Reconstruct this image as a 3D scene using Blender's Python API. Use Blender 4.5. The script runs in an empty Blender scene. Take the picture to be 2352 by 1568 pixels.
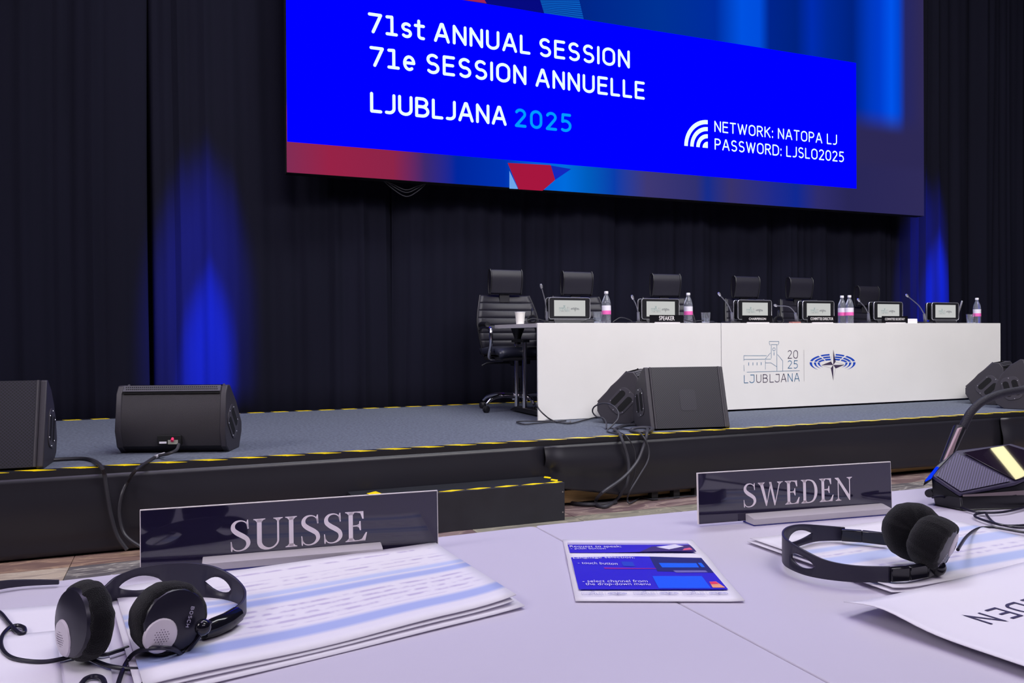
import bpy, bmesh, math, random
from mathutils import Vector as V, Matrix
random.seed(7)
S = bpy.context.scene
COL = S.collection
R = math.radians
PI = math.pi

# ------------------------------------------------------------------ camera
F = 1855.0
H = 1.0
_yaw, _pit, _rol = R(22.2), R(-.38), R(-.36)
_f = V((math.sin(_yaw)*math.cos(_pit), math.cos(_yaw)*math.cos(_pit), math.sin(_pit)))
_r = V((math.cos(_yaw), -math.sin(_yaw), 0)); _u = _r.cross(_f)
RT = _r*math.cos(_rol) + _u*math.sin(_rol)
UP = _u*math.cos(_rol) - _r*math.sin(_rol)
CAM = V((0, 0, H))
cd = bpy.data.cameras.new('camera'); cam = bpy.data.objects.new('camera', cd); COL.objects.link(cam)
cd.sensor_width = 36; cd.lens = F/2352*36; cd.clip_start = .02
cam.matrix_world = Matrix(((RT.x, UP.x, -_f.x, CAM.x), (RT.y, UP.y, -_f.y, CAM.y), (RT.z, UP.z, -_f.z, CAM.z), (0, 0, 0, 1)))
S.camera = cam
S.view_settings.view_transform = 'Standard'; S.view_settings.look = 'None'
S.view_settings.exposure = 0; S.view_settings.gamma = 1

# ------------------------------------------------------------------ light
w = bpy.data.worlds.new('world'); S.world = w; w.use_nodes = True
w.node_tree.nodes['Background'].inputs[0].default_value = (.30, .30, .42, 1)
w.node_tree.nodes['Background'].inputs[1].default_value = .12

def area(name, loc, tgt, sx, sy, power, col, spread=180):
    l = bpy.data.lights.new(name, 'AREA'); l.shape = 'RECTANGLE'; l.size = sx; l.size_y = sy
    l.energy = power; l.color = col; l.spread = R(spread)
    o = bpy.data.objects.new(name, l); COL.objects.link(o); o.location = loc
    o.rotation_euler = (V(tgt)-V(loc)).to_track_quat('-Z', 'Y').to_euler()
    return o
def spot(name, loc, tgt, ang, power, col, blend=1., size=.1):
    l = bpy.data.lights.new(name, 'SPOT'); l.spot_size = R(ang); l.spot_blend = blend
    l.energy = power; l.color = col; l.shadow_soft_size = size
    o = bpy.data.objects.new(name, l); COL.objects.link(o); o.location = loc
    o.rotation_euler = (V(tgt)-V(loc)).to_track_quat('-Z', 'Y').to_euler()
    return o
area('stage_wash', (4.5, -1.5, 6.8), (4.5, 5.3, .6), 7, 1.5, 195, (1, .975, .965), 90)
area('stage_top_light', (3.5, 3.6, 7.2), (3.5, 5.4, .4), 7, 1.2, 330, (.93, .95, 1))
area('hall_light', (-1.0, 1.6, 7.4), (-.5, 1.2, 0), 3.5, 2.5, 145, (.76, .63, 1))
area('front_fill', (1.5, -5.5, 6.5), (1.5, 0, .8), 6, 2, 150, (.90, .80, 1))  # fill added behind the camera to brighten faces turned towards it
area('side_fill', (-6.5, 1.0, 5.5), (3, 5.3, .9), 2.5, 2.5, 95, (1, .95, .98), 90)  # added fill from the left, lightens the desk end and speaker cheeks
spot('blue_spot', (.30, 4.9, 8.3), (.19, 6.85, 1.05), 3.8, 210000, (.0, .03, 1), 1., .02)
spot('blue_spot_wide', (.30, 4.7, 8.3), (.13, 6.85, 1.5), 7.6, 48000, (.02, .04, 1), 1., .05)
spot('blue_spot_right', (8.35, 4.9, 8.3), (8.22, 6.85, 1.5), 4.6, 170000, (.0, .03, 1), 1., .02)
spot('blue_spot_right_wide', (8.3, 4.7, 8.3), (8.05, 6.85, 1.9), 7.5, 34000, (.02, .04, 1), 1., .05)

# ------------------------------------------------------------------ materials
def lin(c): return tuple((x/255/12.92 if x/255 <= .04045 else ((x/255+.055)/1.055)**2.4) for x in c)
def rgba(c): return (*c, 1) if max(c) <= 1.0001 and not all(isinstance(q, int) for q in c) else (*lin(c), 1)
_M = {}
def mat(name, col, rough=.5, metal=0, noise=0, nscale=20, bump=0, bscale=200, emit=0, coat=0, spec=.5, trans=0, ior=1.45, stretch=(1, 1, 1), sheen=0):
    if name in _M: return _M[name]
    m = bpy.data.materials.new(name); m.use_nodes = True
    nt = m.node_tree; b = nt.nodes['Principled BSDF']; N = nt.nodes.new; L = nt.links.new
    c = rgba(col); b.inputs['Base Color'].default_value = c
    b.inputs['Roughness'].default_value = rough; b.inputs['Metallic'].default_value = metal
    b.inputs['Specular IOR Level'].default_value = spec; b.inputs['IOR'].default_value = ior
    b.inputs['Coat Weight'].default_value = coat; b.inputs['Transmission Weight'].default_value = trans
    b.inputs['Sheen Weight'].default_value = sheen
    if emit:
        b.inputs['Emission Color'].default_value = c; b.inputs['Emission Strength'].default_value = emit
    if noise or bump:
        tc = N('ShaderNodeTexCoord'); mp = N('ShaderNodeMapping'); mp.inputs['Scale'].default_value = stretch
        L(tc.outputs['Object'], mp.inputs['Vector'])
    if noise:
        n = N('ShaderNodeTexNoise'); n.inputs['Scale'].default_value = nscale; n.inputs['Detail'].default_value = 5
        L(mp.outputs[0], n.inputs['Vector'])
        r = N('ShaderNodeValToRGB'); r.color_ramp.elements[0].position = .3; r.color_ramp.elements[1].position = .7
        r.color_ramp.elements[0].color = tuple(x*(1-noise) for x in c[:3])+(1,)
        r.color_ramp.elements[1].color = tuple(min(1, x*(1+noise)) for x in c[:3])+(1,)
        L(n.outputs[0], r.inputs[0]); L(r.outputs[0], b.inputs['Base Color'])
    if bump:
        n2 = N('ShaderNodeTexNoise'); n2.inputs['Scale'].default_value = bscale; n2.inputs['Detail'].default_value = 3
        L(mp.outputs[0], n2.inputs['Vector'])
        bp = N('ShaderNodeBump'); bp.inputs['Strength'].default_value = bump; bp.inputs['Distance'].default_value = .002
        L(n2.outputs[0], bp.inputs['Height']); L(bp.outputs[0], b.inputs['Normal'])
    _M[name] = m; return m
def emis(name, col, k=1.0):
    """screen pixels: pure emission"""
    if name in _M: return _M[name]
    m = bpy.data.materials.new(name); m.use_nodes = True; nt = m.node_tree; nt.nodes.clear()
    e = nt.nodes.new('ShaderNodeEmission'); o = nt.nodes.new('ShaderNodeOutputMaterial')
    e.inputs[0].default_value = (*lin(col), 1); e.inputs[1].default_value = k
    nt.links.new(e.outputs[0], o.inputs[0]); _M[name] = m; return m
def perf(name, base, hole, scale, rough=.5, vec='Object', thr=.32):
    """perforated sheet: hexagonal-ish holes by two interleaved dot grids"""
    if name in _M: return _M[name]
    m = bpy.data.materials.new(name); m.use_nodes = True; nt = m.node_tree; b = nt.nodes['Principled BSDF']
    N = nt.nodes.new; L = nt.links.new
    tc = N('ShaderNodeTexCoord'); v = N('ShaderNodeTexVoronoi'); v.voronoi_dimensions = '2D'; v.inputs['Scale'].default_value = scale; v.inputs['Randomness'].default_value = 0
    mp = N('ShaderNodeMapping'); mp.inputs['Rotation'].default_value = (0, 0, R(45)); L(tc.outputs[vec], mp.inputs[0]); L(mp.outputs[0], v.inputs['Vector'])
    r = N('ShaderNodeValToRGB'); r.color_ramp.elements[0].position = thr; r.color_ramp.elements[1].position = thr+.06
    r.color_ramp.elements[0].color = rgba(hole); r.color_ramp.elements[1].color = rgba(base)
    L(v.outputs['Distance'], r.inputs[0]); L(r.outputs[0], b.inputs['Base Color']); b.inputs['Roughness'].default_value = rough
    _M[name] = m; return m

# ------------------------------------------------------------------ pixel -> point on a real plane
def ray(x, y): return RT*((x-1176)/F) - UP*((y-784)/F) + _f
def P(x, y, z=None, Y=None, X=None):
    d = ray(x, y)
    if z is not None: t = (z-H)/d.z
    elif Y is not None: t = Y/d.y
    else: t = X/d.x
    return CAM + d*t

# ------------------------------------------------------------------ mesh builder
OFF = {}
def smooth_path(pts, n=6):
    pts = [V(p) for p in pts]; out = []
    for i in range(len(pts)-1):
        p0 = pts[max(i-1, 0)]; p1 = pts[i]; p2 = pts[i+1]; p3 = pts[min(i+2, len(pts)-1)]
        for k in range(n):
            t = k/n
            out.append(.5*((2*p1)+(p2-p0)*t+(2*p0-5*p1+4*p2-p3)*t*t+(3*p1-p0-3*p2+p3)*t**3))
    out.append(pts[-1]); return out
class MB:
    def __init__(s): s.v = []; s.f = []
    def add(s, vs, fs):
        b = len(s.v); s.v += [V(p) for p in vs]; s.f += [tuple(i+b for i in f) for f in fs]; return s
    def box(s, c, d, m=None):
        x, y, z = [q/2 for q in d]
        vs = [V(c)+((m @ V(p)) if m else V(p)) for p in [(-x,-y,-z),(x,-y,-z),(x,y,-z),(-x,y,-z),(-x,-y,z),(x,-y,z),(x,y,z),(-x,y,z)]]
        return s.add(vs, [(3,2,1,0),(4,5,6,7),(0,1,5,4),(1,2,6,5),(2,3,7,6),(3,0,4,7)])
    def bx(s, x0, x1, y0, y1, z0, z1): return s.box(((x0+x1)/2, (y0+y1)/2, (z0+z1)/2), (x1-x0, y1-y0, z1-z0))
    def poly(s, pts): return s.add(pts, [tuple(range(len(pts)))])
    def prism(s, pts, d):
        d = V(d); n = len(pts); a = [V(p) for p in pts]; b = [p+d for p in a]
        nrm = V((0, 0, 0))
        for i in range(n): nrm += (a[i]-a[0]).cross(a[(i+1) % n]-a[0])
        fs = [tuple(range(n)), tuple(range(2*n-1, n-1, -1))]
        if nrm.dot(d) > 0: fs = [tuple(range(n-1, -1, -1)), tuple(range(n, 2*n))]
        for i in range(n):
            j = (i+1) % n
            fs.append((i, j, j+n, i+n) if nrm.dot(d) > 0 else (j, i, i+n, j+n))
        return s.add(a+b, fs)
    def tube(s, pts, r, seg=8, cap=True, sm=0):
        if sm: pts = smooth_path(pts, sm)
        pts = [V(p) for p in pts]; n = len(pts)
        rs = r if isinstance(r, (list, tuple)) else [r]*n
        if len(rs) != n: rs = [rs[min(len(rs)-1, int(i*(len(rs)-1)/(n-1)+.5))] for i in range(n)]
        t0 = (pts[1]-pts[0]).normalized(); a = t0.orthogonal().normalized(); vs = []; fs = []
        for i, p in enumerate(pts):
            t = (pts[min(i+1, n-1)]-pts[max(i-1, 0)])
            if t.length < 1e-9: t = t0
            t.normalize(); a = (a-t*a.dot(t)).normalized(); b = t.cross(a); t0 = t
            for k in range(seg):
                q = 2*PI*k/seg; vs.append(p+(a*math.cos(q)+b*math.sin(q))*rs[i])
        for i in range(n-1):
            for k in range(seg):
                k2 = (k+1) % seg; fs.append((i*seg+k, i*seg+k2, (i+1)*seg+k2, (i+1)*seg+k))
        if cap: fs.append(tuple(range(seg-1, -1, -1))); fs.append(tuple(range((n-1)*seg, n*seg)))
        return s.add(vs, fs)
    def lathe(s, prof, c, axis=(0, 0, 1), seg=20, xr=1., u=None):
        """prof: (radius, height) list; axis direction; xr = squash along second radial direction"""
        c = V(c); n = V(axis).normalized(); a = (V(u)-n*V(u).dot(n)).normalized() if u else n.orthogonal().normalized(); b = n.cross(a)
        vs = []; fs = []
        for r, h in prof:
            for k in range(seg):
                q = 2*PI*k/seg; vs.append(c+n*h+a*(r*math.cos(q))+b*(r*xr*math.sin(q)))
        for i in range(len(prof)-1):
            for k in range(seg):
                k2 = (k+1) % seg; fs.append((i*seg+k, i*seg+k2, (i+1)*seg+k2, (i+1)*seg+k))
        if prof[0][0] > 1e-6: fs.append(tuple(range(seg-1, -1, -1)))
        if prof[-1][0] > 1e-6: fs.append(tuple(range((len(prof)-1)*seg, len(prof)*seg)))
        return s.add(vs, fs)
    def ball(s, c, r, seg=12): return s.lathe([(max(1e-7, r*math.sin(PI*i/8)), -r*math.cos(PI*i/8)) for i in range(9)], c, seg=seg)
    def grid(s, fn, nu, nv):
        vs = [fn(i/nu, j/nv) for j in range(nv+1) for i in range(nu+1)]
        fs = [(j*(nu+1)+i, j*(nu+1)+i+1, (j+1)*(nu+1)+i+1, (j+1)*(nu+1)+i) for j in range(nv) for i in range(nu)]
        return s.add(vs, fs)
    def build(s, name, m, parent=None, origin=None, smooth=True, bevel=0, uv=None, solid=0, bseg=2, sub=0, merge=True):
        off = V(origin) if origin is not None else (OFF.get(parent.name, V((0, 0, 0))) if parent else V((0, 0, 0)))
        me = bpy.data.meshes.new(name)
        me.from_pydata([tuple(p-off) for p in s.v], [], s.f)
        bm = bmesh.new(); bm.from_mesh(me)
        if merge: bmesh.ops.remove_doubles(bm, verts=bm.verts, dist=1e-6)
        bm.to_mesh(me); bm.free()
        if uv:
            l = me.uv_layers.new(name='UVMap')
            for lp in me.loops:
                l.data[lp.index].uv = uv(me.vertices[lp.vertex_index].co+off)
        me.materials.append(m)
        if smooth:
            me.polygons.foreach_set('use_smooth', [True]*len(me.polygons)); me.set_sharp_from_angle(angle=R(38))
        me.update()
        o = bpy.data.objects.new(name, me); COL.objects.link(o)
        if parent: o.parent = parent; OFF[o.name] = OFF.get(parent.name, V((0, 0, 0)))
        else: o.location = off; OFF[o.name] = off
        if solid:
            q = o.modifiers.new('solid', 'SOLIDIFY'); q.thickness = solid; q.offset = 0
        if bevel:
            q = o.modifiers.new('bevel', 'BEVEL'); q.width = bevel; q.segments = bseg; q.limit_method = 'ANGLE'; q.angle_limit = R(40)
        if sub:
            q = o.modifiers.new('sub', 'SUBSURF'); q.levels = sub; q.render_levels = sub
        return o
def tag(o, label, cat, group=None, kind=None):
    if label: o['label'] = label
    if cat: o['category'] = cat
    if group: o['group'] = group
    if kind: o['kind'] = kind
    return o
def thing(name, label, cat, loc=(0, 0, 0), group=None):
    o = bpy.data.objects.new(name, None); COL.objects.link(o); o.location = loc; OFF[o.name] = V(loc); o.empty_display_size = .05
    return tag(o, label, cat, group)
def copy_tree(o, parent=None):
    c = o.copy(); COL.objects.link(c)
    if parent: c.parent = parent
    for ch in list(o.children): copy_tree(ch, c)
    return c
def dup(o, loc, rz, label):
    c = copy_tree(o); c.location = loc; c.rotation_euler = (0, 0, rz); c['label'] = label; return c

# ------------------------------------------------------------------ lettering (flat print, drawn by strokes)
def A(cx, cy, rx, ry, a0, a1): return ('a', cx, cy, rx, ry, a0, a1)
def expand(st, n=10):
    out = []
    for p in st:
        if p[0] == 'a':
            _, cx, cy, rx, ry, a0, a1 = p; k = max(3, int(abs(a1-a0)/180*n))
            for i in range(k+1):
                q = R(a0+(a1-a0)*i/k); out.append((cx+rx*math.cos(q), cy+ry*math.sin(q)))
        else: out.append(p)
    res = [out[0]]
    for p in out[1:]:
        if abs(p[0]-res[-1][0])+abs(p[1]-res[-1][1]) > 1e-4: res.append(p)
    return res
FONT = {
 'A': (.60, [[(0, 0), (.27, 1), (.33, 1), (.60, 0)], [(.08, .32), (.52, .32)]]),
 'B': (.52, [[(0, 0), (0, 1), (.26, 1), A(.26, .77, .21, .23, 90, -90), (0, .54)], [(.26, .54), A(.26, .27, .26, .27, 90, -90), (0, 0)]]),
 'C': (.50, [[A(.28, .72, .28, .28, 35, 180), A(.28, .28, .28, .28, 180, 325)]]),
 'D': (.56, [[(0, 0), (0, 1), (.24, 1), A(.24, .68, .32, .32, 90, 0), A(.24, .32, .32, .32, 0, -90), (0, 0)]]),
 'E': (.44, [[(.44, 1), (0, 1), (0, 0), (.44, 0)], [(0, .53), (.40, .53)]]),
 'H': (.52, [[(0, 0), (0, 1)], [(.52, 0), (.52, 1)], [(0, .52), (.52, .52)]]),
 'I': (.0, [[(0, 0), (0, 1)]]),
 'J': (.34, [[(.34, 1), (.34, .25), A(.12, .25, .22, .25, 0, -90), (0, .01)]]),
 'j': (.34, [[(.06, 1), (.36, 1), (.36, .25), A(.17, .25, .19, .25, 0, -165)]]),
 'K': (.50, [[(0, 0), (0, 1)], [(.48, 1), (.03, .47)], [(.16, .60), (.50, 0)]]),
 'L': (.40, [[(0, 1), (0, 0), (.40, 0)]]),
 'M': (.66, [[(0, 0), (0, 1), (.33, .25), (.66, 1), (.66, 0)]]),
 'N': (.52, [[(0, 0), (0, 1), (.52, 0), (.52, 1)]]),
 'O': (.56, [[A(.28, .70, .28, .30, 0, 180), A(.28, .30, .28, .30, 180, 360), (.56, .70)]]),
 'P': (.48, [[(0, 0), (0, 1), (.24, 1), A(.24, .73, .24, .27, 90, -90), (0, .46)]]),
 'R': (.50, [[(0, 0), (0, 1), (.24, 1), A(.24, .75, .24, .25, 90, -90), (0, .50)], [(.24, .50), (.50, 0)]]),
 'S': (.48, [[A(.24, .75, .22, .25, 40, 260), A(.24, .25, .24, .26, 82, -142)]]),
 'T': (.50, [[(0, 1), (.50, 1)], [(.25, 1), (.25, 0)]]),
 'U': (.52, [[(0, 1), (0, .28), A(.26, .28, .26, .28, 180, 360), (.52, 1)]]),
 'W': (.84, [[(0, 1), (.21, 0), (.42, .95), (.63, 0), (.84, 1)]]),
 'Y': (.52, [[(0, 1), (.26, .5), (.52, 1)], [(.26, .5), (.26, 0)]]),
 '0': (.50, [[A(.25, .68, .25, .32, 0, 180), A(.25, .32, .25, .32, 180, 360), (.50, .68)]]),
 '1': (.42, [[(.0, .98), (.22, 1), (.22, 0)], [(0, 0), (.42, 0)]]),
 '2': (.46, [[A(.22, .75, .22, .25, 155, -38), (0, 0), (.46, 0)]]),
 '5': (.46, [[(.43, 1), (.06, 1), (.04, .56), A(.18, .30, .27, .31, 95, -125)]]),
 '7': (.50, [[(0, 1), (.50, 1), (.16, 0)]]),
 's': (.36, [[A(.18, .55, .17, .18, 40, 260), A(.18, .18, .18, .19, 82, -142)]]),
 't': (.32, [[(.10, 1), (.10, .16), A(.24, .16, .14, .16, 180, 270), (.32, 0)], [(-.06, .72), (.32, .72)]]),
 'e': (.42, [[(.02, .38), (.42, .38), A(.21, .37, .21, .37, 5, 305)]]),
 ':': (.0, [[(0, .08), (0, .0)], [(0, .66), (0, .58)]]), ' ': (.22, []),
}
def ribbon(mb, pts, wd, mp, rnd=False):
    """2D polyline -> ribbon with mitred joints; mp maps (x, y) to 3D. wd: one width or a list"""
    n = len(pts)
    if rnd and not isinstance(wd, list):      # sharp corners: separate strokes meeting in a round joint
        for i in range(1, n-1):
            a, b = V((*pts[i], 0))-V((*pts[i-1], 0)), V((*pts[i+1], 0))-V((*pts[i], 0))
            if a.length > 1e-6 and b.length > 1e-6 and a.normalized().dot(b.normalized()) < .35:
                ribbon(mb, pts[:i+1], wd, mp, rnd); ribbon(mb, pts[i:], wd, mp, rnd); return
    ws = wd if isinstance(wd, list) else [wd]*n
    closed = n > 3 and abs(pts[0][0]-pts[-1][0])+abs(pts[0][1]-pts[-1][1]) < 1e-3
    L_, R_ = [], []; J = []
    for i in range(n):
        p = V(pts[i]+(0,)) if len(pts[i]) == 2 else V(pts[i])
        if closed and i in (0, n-1): a, b = V((*pts[n-2], 0)), V((*pts[1], 0))
        else: a, b = V((*pts[max(i-1, 0)], 0)), V((*pts[min(i+1, n-1)], 0))
        d1 = (p-a) if (p-a).length > 1e-9 else (b-p); d2 = (b-p) if (b-p).length > 1e-9 else (p-a)
        d1.normalize(); d2.normalize()
        n1 = V((-d1.y, d1.x, 0)); n2 = V((-d2.y, d2.x, 0)); m = n1+n2
        if m.length < .2: m = n1
        sharp = d1.dot(d2) < .2; m.normalize(); k = min(2.6, 1/max(.3, m.dot(n1)))
        if sharp and rnd: k = min(k, 1.05); J.append((pts[i], ws[i]))
        L_.append(p+m*ws[i]/2*k); R_.append(p-m*ws[i]/2*k)
    vs = [mp(q.x, q.y) for q in L_]+[mp(q.x, q.y) for q in R_]
    mb.add(vs, [(i, i+n, i+1+n, i+1) for i in range(n-1)])
    if rnd:
        for q_, wv in [(pts[0], ws[0]), (pts[-1], ws[-1])]+J:
            mb.poly([mp(q_[0]+wv/2*math.cos(2*PI*k/10), q_[1]+wv/2*math.sin(2*PI*k/10)) for k in range(10)])
def text_width(t, sw, sp): return sum(FONT[c][0]+(sw if c != ' ' else 0)+sp for c in t)-sp
def text(mb, t, O, ux, uy, h, w=None, sw=.16, sp=.13, rnd=True, x_as_line=1):
    """O = baseline start; ux, uy unit directions; h = cap height; w = total width"""
    O, ux, uy = V(O), V(ux), V(uy); k = (w/text_width(t, sw, sp)) if w else h; x = 0
    for c in t:
        wd, sts = FONT[c]
        for st in sts:
            # build with isotropic stroke width, then map: x scaled by k, y by h
            asp = k/h
            pts = [((x+sw/2+px)*asp, sw/2+py*(1-sw)) for px, py in expand(st)]
            ribbon(mb, pts, sw*min(1, asp*1.0 if asp < 1 else 1), lambda a, b: O+ux*(a*h)+uy*(b*h), rnd)
        x += wd+(sw if c != ' ' else 0)+sp
def serif_poly(x0, x1, sl, sr, top):
    pts = [(x0, 0), (x1, 0), (x1, .025), (sr+.05, .045), (sr, .11), (sl, .11), (sl-.05, .045), (x0, .025)]
    return [(x, 1-y) for x, y in reversed(pts)] if top else pts
def serif_glyph(c):
    """returns width, polygons, variable strokes"""
    rc = lambda x0, y0, x1, y1: [(x0, y0), (x1, y0), (x1, y1), (x0, y1)]
    if c == 'I': return .34, [rc(.105, .02, .235, .98), serif_poly(0, .34, .105, .235, 0), serif_poly(0, .34, .105, .235, 1)], []
    if c == 'U': return .82, [rc(.10, .30, .235, .98), serif_poly(0, .34, .10, .235, 1), rc(.675, .30, .73, .98), serif_poly(.57, .84, .675, .73, 1)], \
        [([(.168, .31), (.175, .20), (.225, .10), (.32, .035), (.44, .015), (.56, .05), (.65, .13), (.695, .22), (.7025, .31)], [.135, .135, .13, .10, .06, .05, .05, .053, .055])]
    if c == 'E': return .64, [rc(.10, .02, .23, .98), serif_poly(0, .23, .10, .23, 0), serif_poly(0, .23, .10, .23, 1), rc(.2, .965, .52, 1),
        [(.34, .965), (.46, .93), (.52, .74), (.56, .74), (.555, 1), (.5, 1)], rc(.2, .495, .42, .54), [(.34, .495), (.41, .46), (.44, .36), (.475, .36), (.465, .67), (.43, .67), (.41, .57), (.34, .54)],
        rc(.2, 0, .58, .035), [(.40, .035), (.50, .07), (.62, .28), (.66, .28), (.60, 0), (.40, 0)]], []
    if c == 'S': return .58, [[(.465, .90), (.50, 1.0), (.525, 1.0), (.54, .71), (.505, .70)], [(.03, .32), (.055, .32), (.09, .10), (.07, .0), (.045, 0), (.035, .05)]], \
        [([(.52, .74), (.495, .85), (.43, .935), (.32, .975), (.19, .945), (.105, .84), (.11, .70), (.22, .58), (.38, .47), (.495, .36), (.52, .21), (.44, .08), (.31, .02), (.17, .03), (.085, .12), (.045, .25)],
          [.035, .035, .035, .04, .07, .105, .13, .15, .15, .13, .11, .07, .04, .035, .03, .025])]
    if c == 'D': return .76, [rc(.10, .02, .23, .98), serif_poly(0, .23, .10, .23, 0), serif_poly(0, .23, .10, .23, 1)], \
        [([(.2, .98), (.40, .975), (.56, .90), (.66, .72), (.69, .5), (.66, .28), (.56, .10), (.40, .025), (.2, .02)], [.04, .045, .08, .12, .135, .12, .08, .045, .04])]
    if c == 'N': return .86, [rc(.135, .02, .175, .95), serif_poly(.02, .29, .135, .175, 0), [(0, 1), (.17, 1), (.70, .20), (.715, 0), (.67, 0), (.12, .88), (0, .975)], rc(.675, .05, .715, .98), serif_poly(.57, .82, .675, .715, 1)], []
    if c == 'W': return 1.12, [[(.07, 1), (.215, 1), (.41, .12), (.365, 0), (.345, 0)], [(.355, 0), (.38, 0), (.60, .96), (.55, .96)], [(.50, 1.0), (.60, 1.0), (.78, .12), (.74, 0), (.72, 0)], [(.73, 0), (.755, 0), (1.0, .99), (.95, .99)],
        serif_poly(0, .30, .08, .215, 1), serif_poly(.86, 1.12, .945, .995, 1)], []
def serif_text(mb, t, O, ux, uy, h, w, sp=.09, depth=0):
    O, ux, uy = V(O), V(ux), V(uy); G = [serif_glyph(c) for c in t]
    tot = sum(g[0]+sp for g in G)-sp; k = w/tot; x = 0
    for wd, polys, strokes in G:
        for pl in polys: mb.poly([O+ux*((x+a)*k)+uy*(b*h) for a, b in pl])
        for pts, ws in strokes:
            sp3 = smooth_path([(a, b, c) for (a, b), c in zip(pts, ws)], 4)
            ribbon(mb, [((x+q.x), q.y) for q in sp3], [q.z for q in sp3], lambda a, b: O+ux*(a*k)+uy*(b*h))
        x += wd+sp
def face_text(name, t, O, ux, uy, h, w, m, parent, bold=0):
    """built-in typeface; fitted to cap height h and width w"""
    cu = bpy.data.curves.new(name, 'FONT'); cu.body = t; cu.offset = bold; cu.resolution_u = 3
    o = bpy.data.objects.new(name, cu); COL.objects.link(o); bpy.context.view_layer.update()
    me = bpy.data.meshes.new_from_object(o); bpy.data.objects.remove(o)
    xs = [v.co.x for v in me.vertices]; x0, x1 = min(xs), max(xs)
    O, ux, uy = V(O), V(ux), V(uy); off = OFF.get(parent.name, V((0, 0, 0))); sy = h/.729; sx = w/(x1-x0)
    for v in me.vertices:
        v.co = O+ux*((v.co.x-x0)*sx)+uy*(v.co.y*sy)-off
    me.materials.append(m); ob = bpy.data.objects.new(name, me); COL.objects.link(ob); ob.parent = parent; OFF[ob.name] = off
    return ob

# ================================================================== THE SETTING
SZ, SY0, SY1 = .402, 4.2, 6.76
T = .76
m_wall = mat('hall_wall_paint', (58, 58, 66), .8, noise=.1, nscale=3)
o = MB().bx(-8, 16, 9.0, 9.2, 0, 9).build('wall_back', m_wall); tag(o, None, None, kind='structure')
o = MB().bx(-8.2, -8, -9, 9.2, 0, 9).build('wall_left', m_wall); tag(o, None, None, kind='structure')
o = MB().bx(16, 16.2, -9, 9.2, 0, 9).build('wall_right', m_wall); tag(o, None, None, kind='structure')
o = MB().bx(-8.2, 16.2, -9.2, -9, 0, 9).build('wall_front', m_wall); tag(o, None, None, kind='structure')
o = MB().bx(-8.2, 16.2, -9.2, 9.2, 9, 9.2).build('ceiling', mat('hall_ceiling', (70, 70, 76), .9)); tag(o, None, None, kind='structure')
m_base = mat('marble_far', (112, 100, 102), .35, noise=.35, nscale=2.2)
floor = MB().bx(-8.2, 16.2, -9.2, 9.2, -.2, -.012).build('floor', m_base); tag(floor, None, None, kind='structure')
def marble(name, a, b, vein, seed):
    m = bpy.data.materials.new(name); m.use_nodes = True; nt = m.node_tree; bs = nt.nodes['Principled BSDF']; N = nt.nodes.new; L = nt.links.new
    tc = N('ShaderNodeTexCoord'); mp = N('ShaderNodeMapping'); mp.inputs['Scale'].default_value = (1.0, 3.5, 1); mp.inputs['Location'].default_value = (seed*3.1, seed, seed)
    mp.inputs['Rotation'].default_value = (0, 0, R(20)); L(tc.outputs['Object'], mp.inputs[0])
    n = N('ShaderNodeTexNoise'); n.inputs['Scale'].default_value = 3.2; n.inputs['Detail'].default_value = 9; n.inputs['Distortion'].default_value = 1.6; L(mp.outputs[0], n.inputs['Vector'])
    r = N('ShaderNodeValToRGB'); e = r.color_ramp.elements; e[0].position = .36; e[0].color = rgba(a); e[1].position = .60; e[1].color = rgba(b)
    q = e.new(.50); q.color = tuple((x+y)/2 for x, y in zip(rgba(a), rgba(b))); q = e.new(.535); q.color = rgba(vein); q = e.new(.56); q.color = rgba(b)
    L(n.outputs[0], r.inputs[0]); L(r.outputs[0], bs.inputs['Base Color']); bs.inputs['Roughness'].default_value = .28
    return m
MAR = [marble('marble_plum', (104, 84, 88), (136, 116, 116), (170, 152, 140), 1), marble('marble_sage', (118, 114, 106), (140, 136, 124), (172, 164, 146), 2),
       marble('marble_cream', (162, 146, 136), (190, 174, 158), (206, 192, 176), 3), marble('marble_grey', (96, 92, 96), (118, 112, 112), (190, 184, 176), 4), marble('marble_rose', (122, 98, 92), (152, 124, 110), (184, 156, 132), 5)]
tile_me = {}
rt = random.Random(3)
for j, y0 in enumerate([2.46, 2.77, 3.08, 3.39, 3.70, 4.01, 4.32]):
    for i in range(-4, 18):
        x0 = 2.613+(i-5)*.616+(.0 if j % 2 else .308*(j == 1))
        k = rt.choice([0, 0, 1, 2, 3, 4, 4])
        if (y0, i) == (3.70, 0): k = 3
        if (y0, i) == (3.70, -1) or (y0, i) == (3.39, -1): k = 2
        if (y0, i) in ((3.70, 4), (3.70, 3)): k = 1
        if (y0, i) in ((4.01, 4), (4.01, 3)): k = 0
        mbt = MB().bx(x0+.0015, x0+.6145, y0+.0015, y0+.3085, -.011, 0)
        mbt.build('stone_tile', MAR[k], floor, smooth=False)

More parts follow.
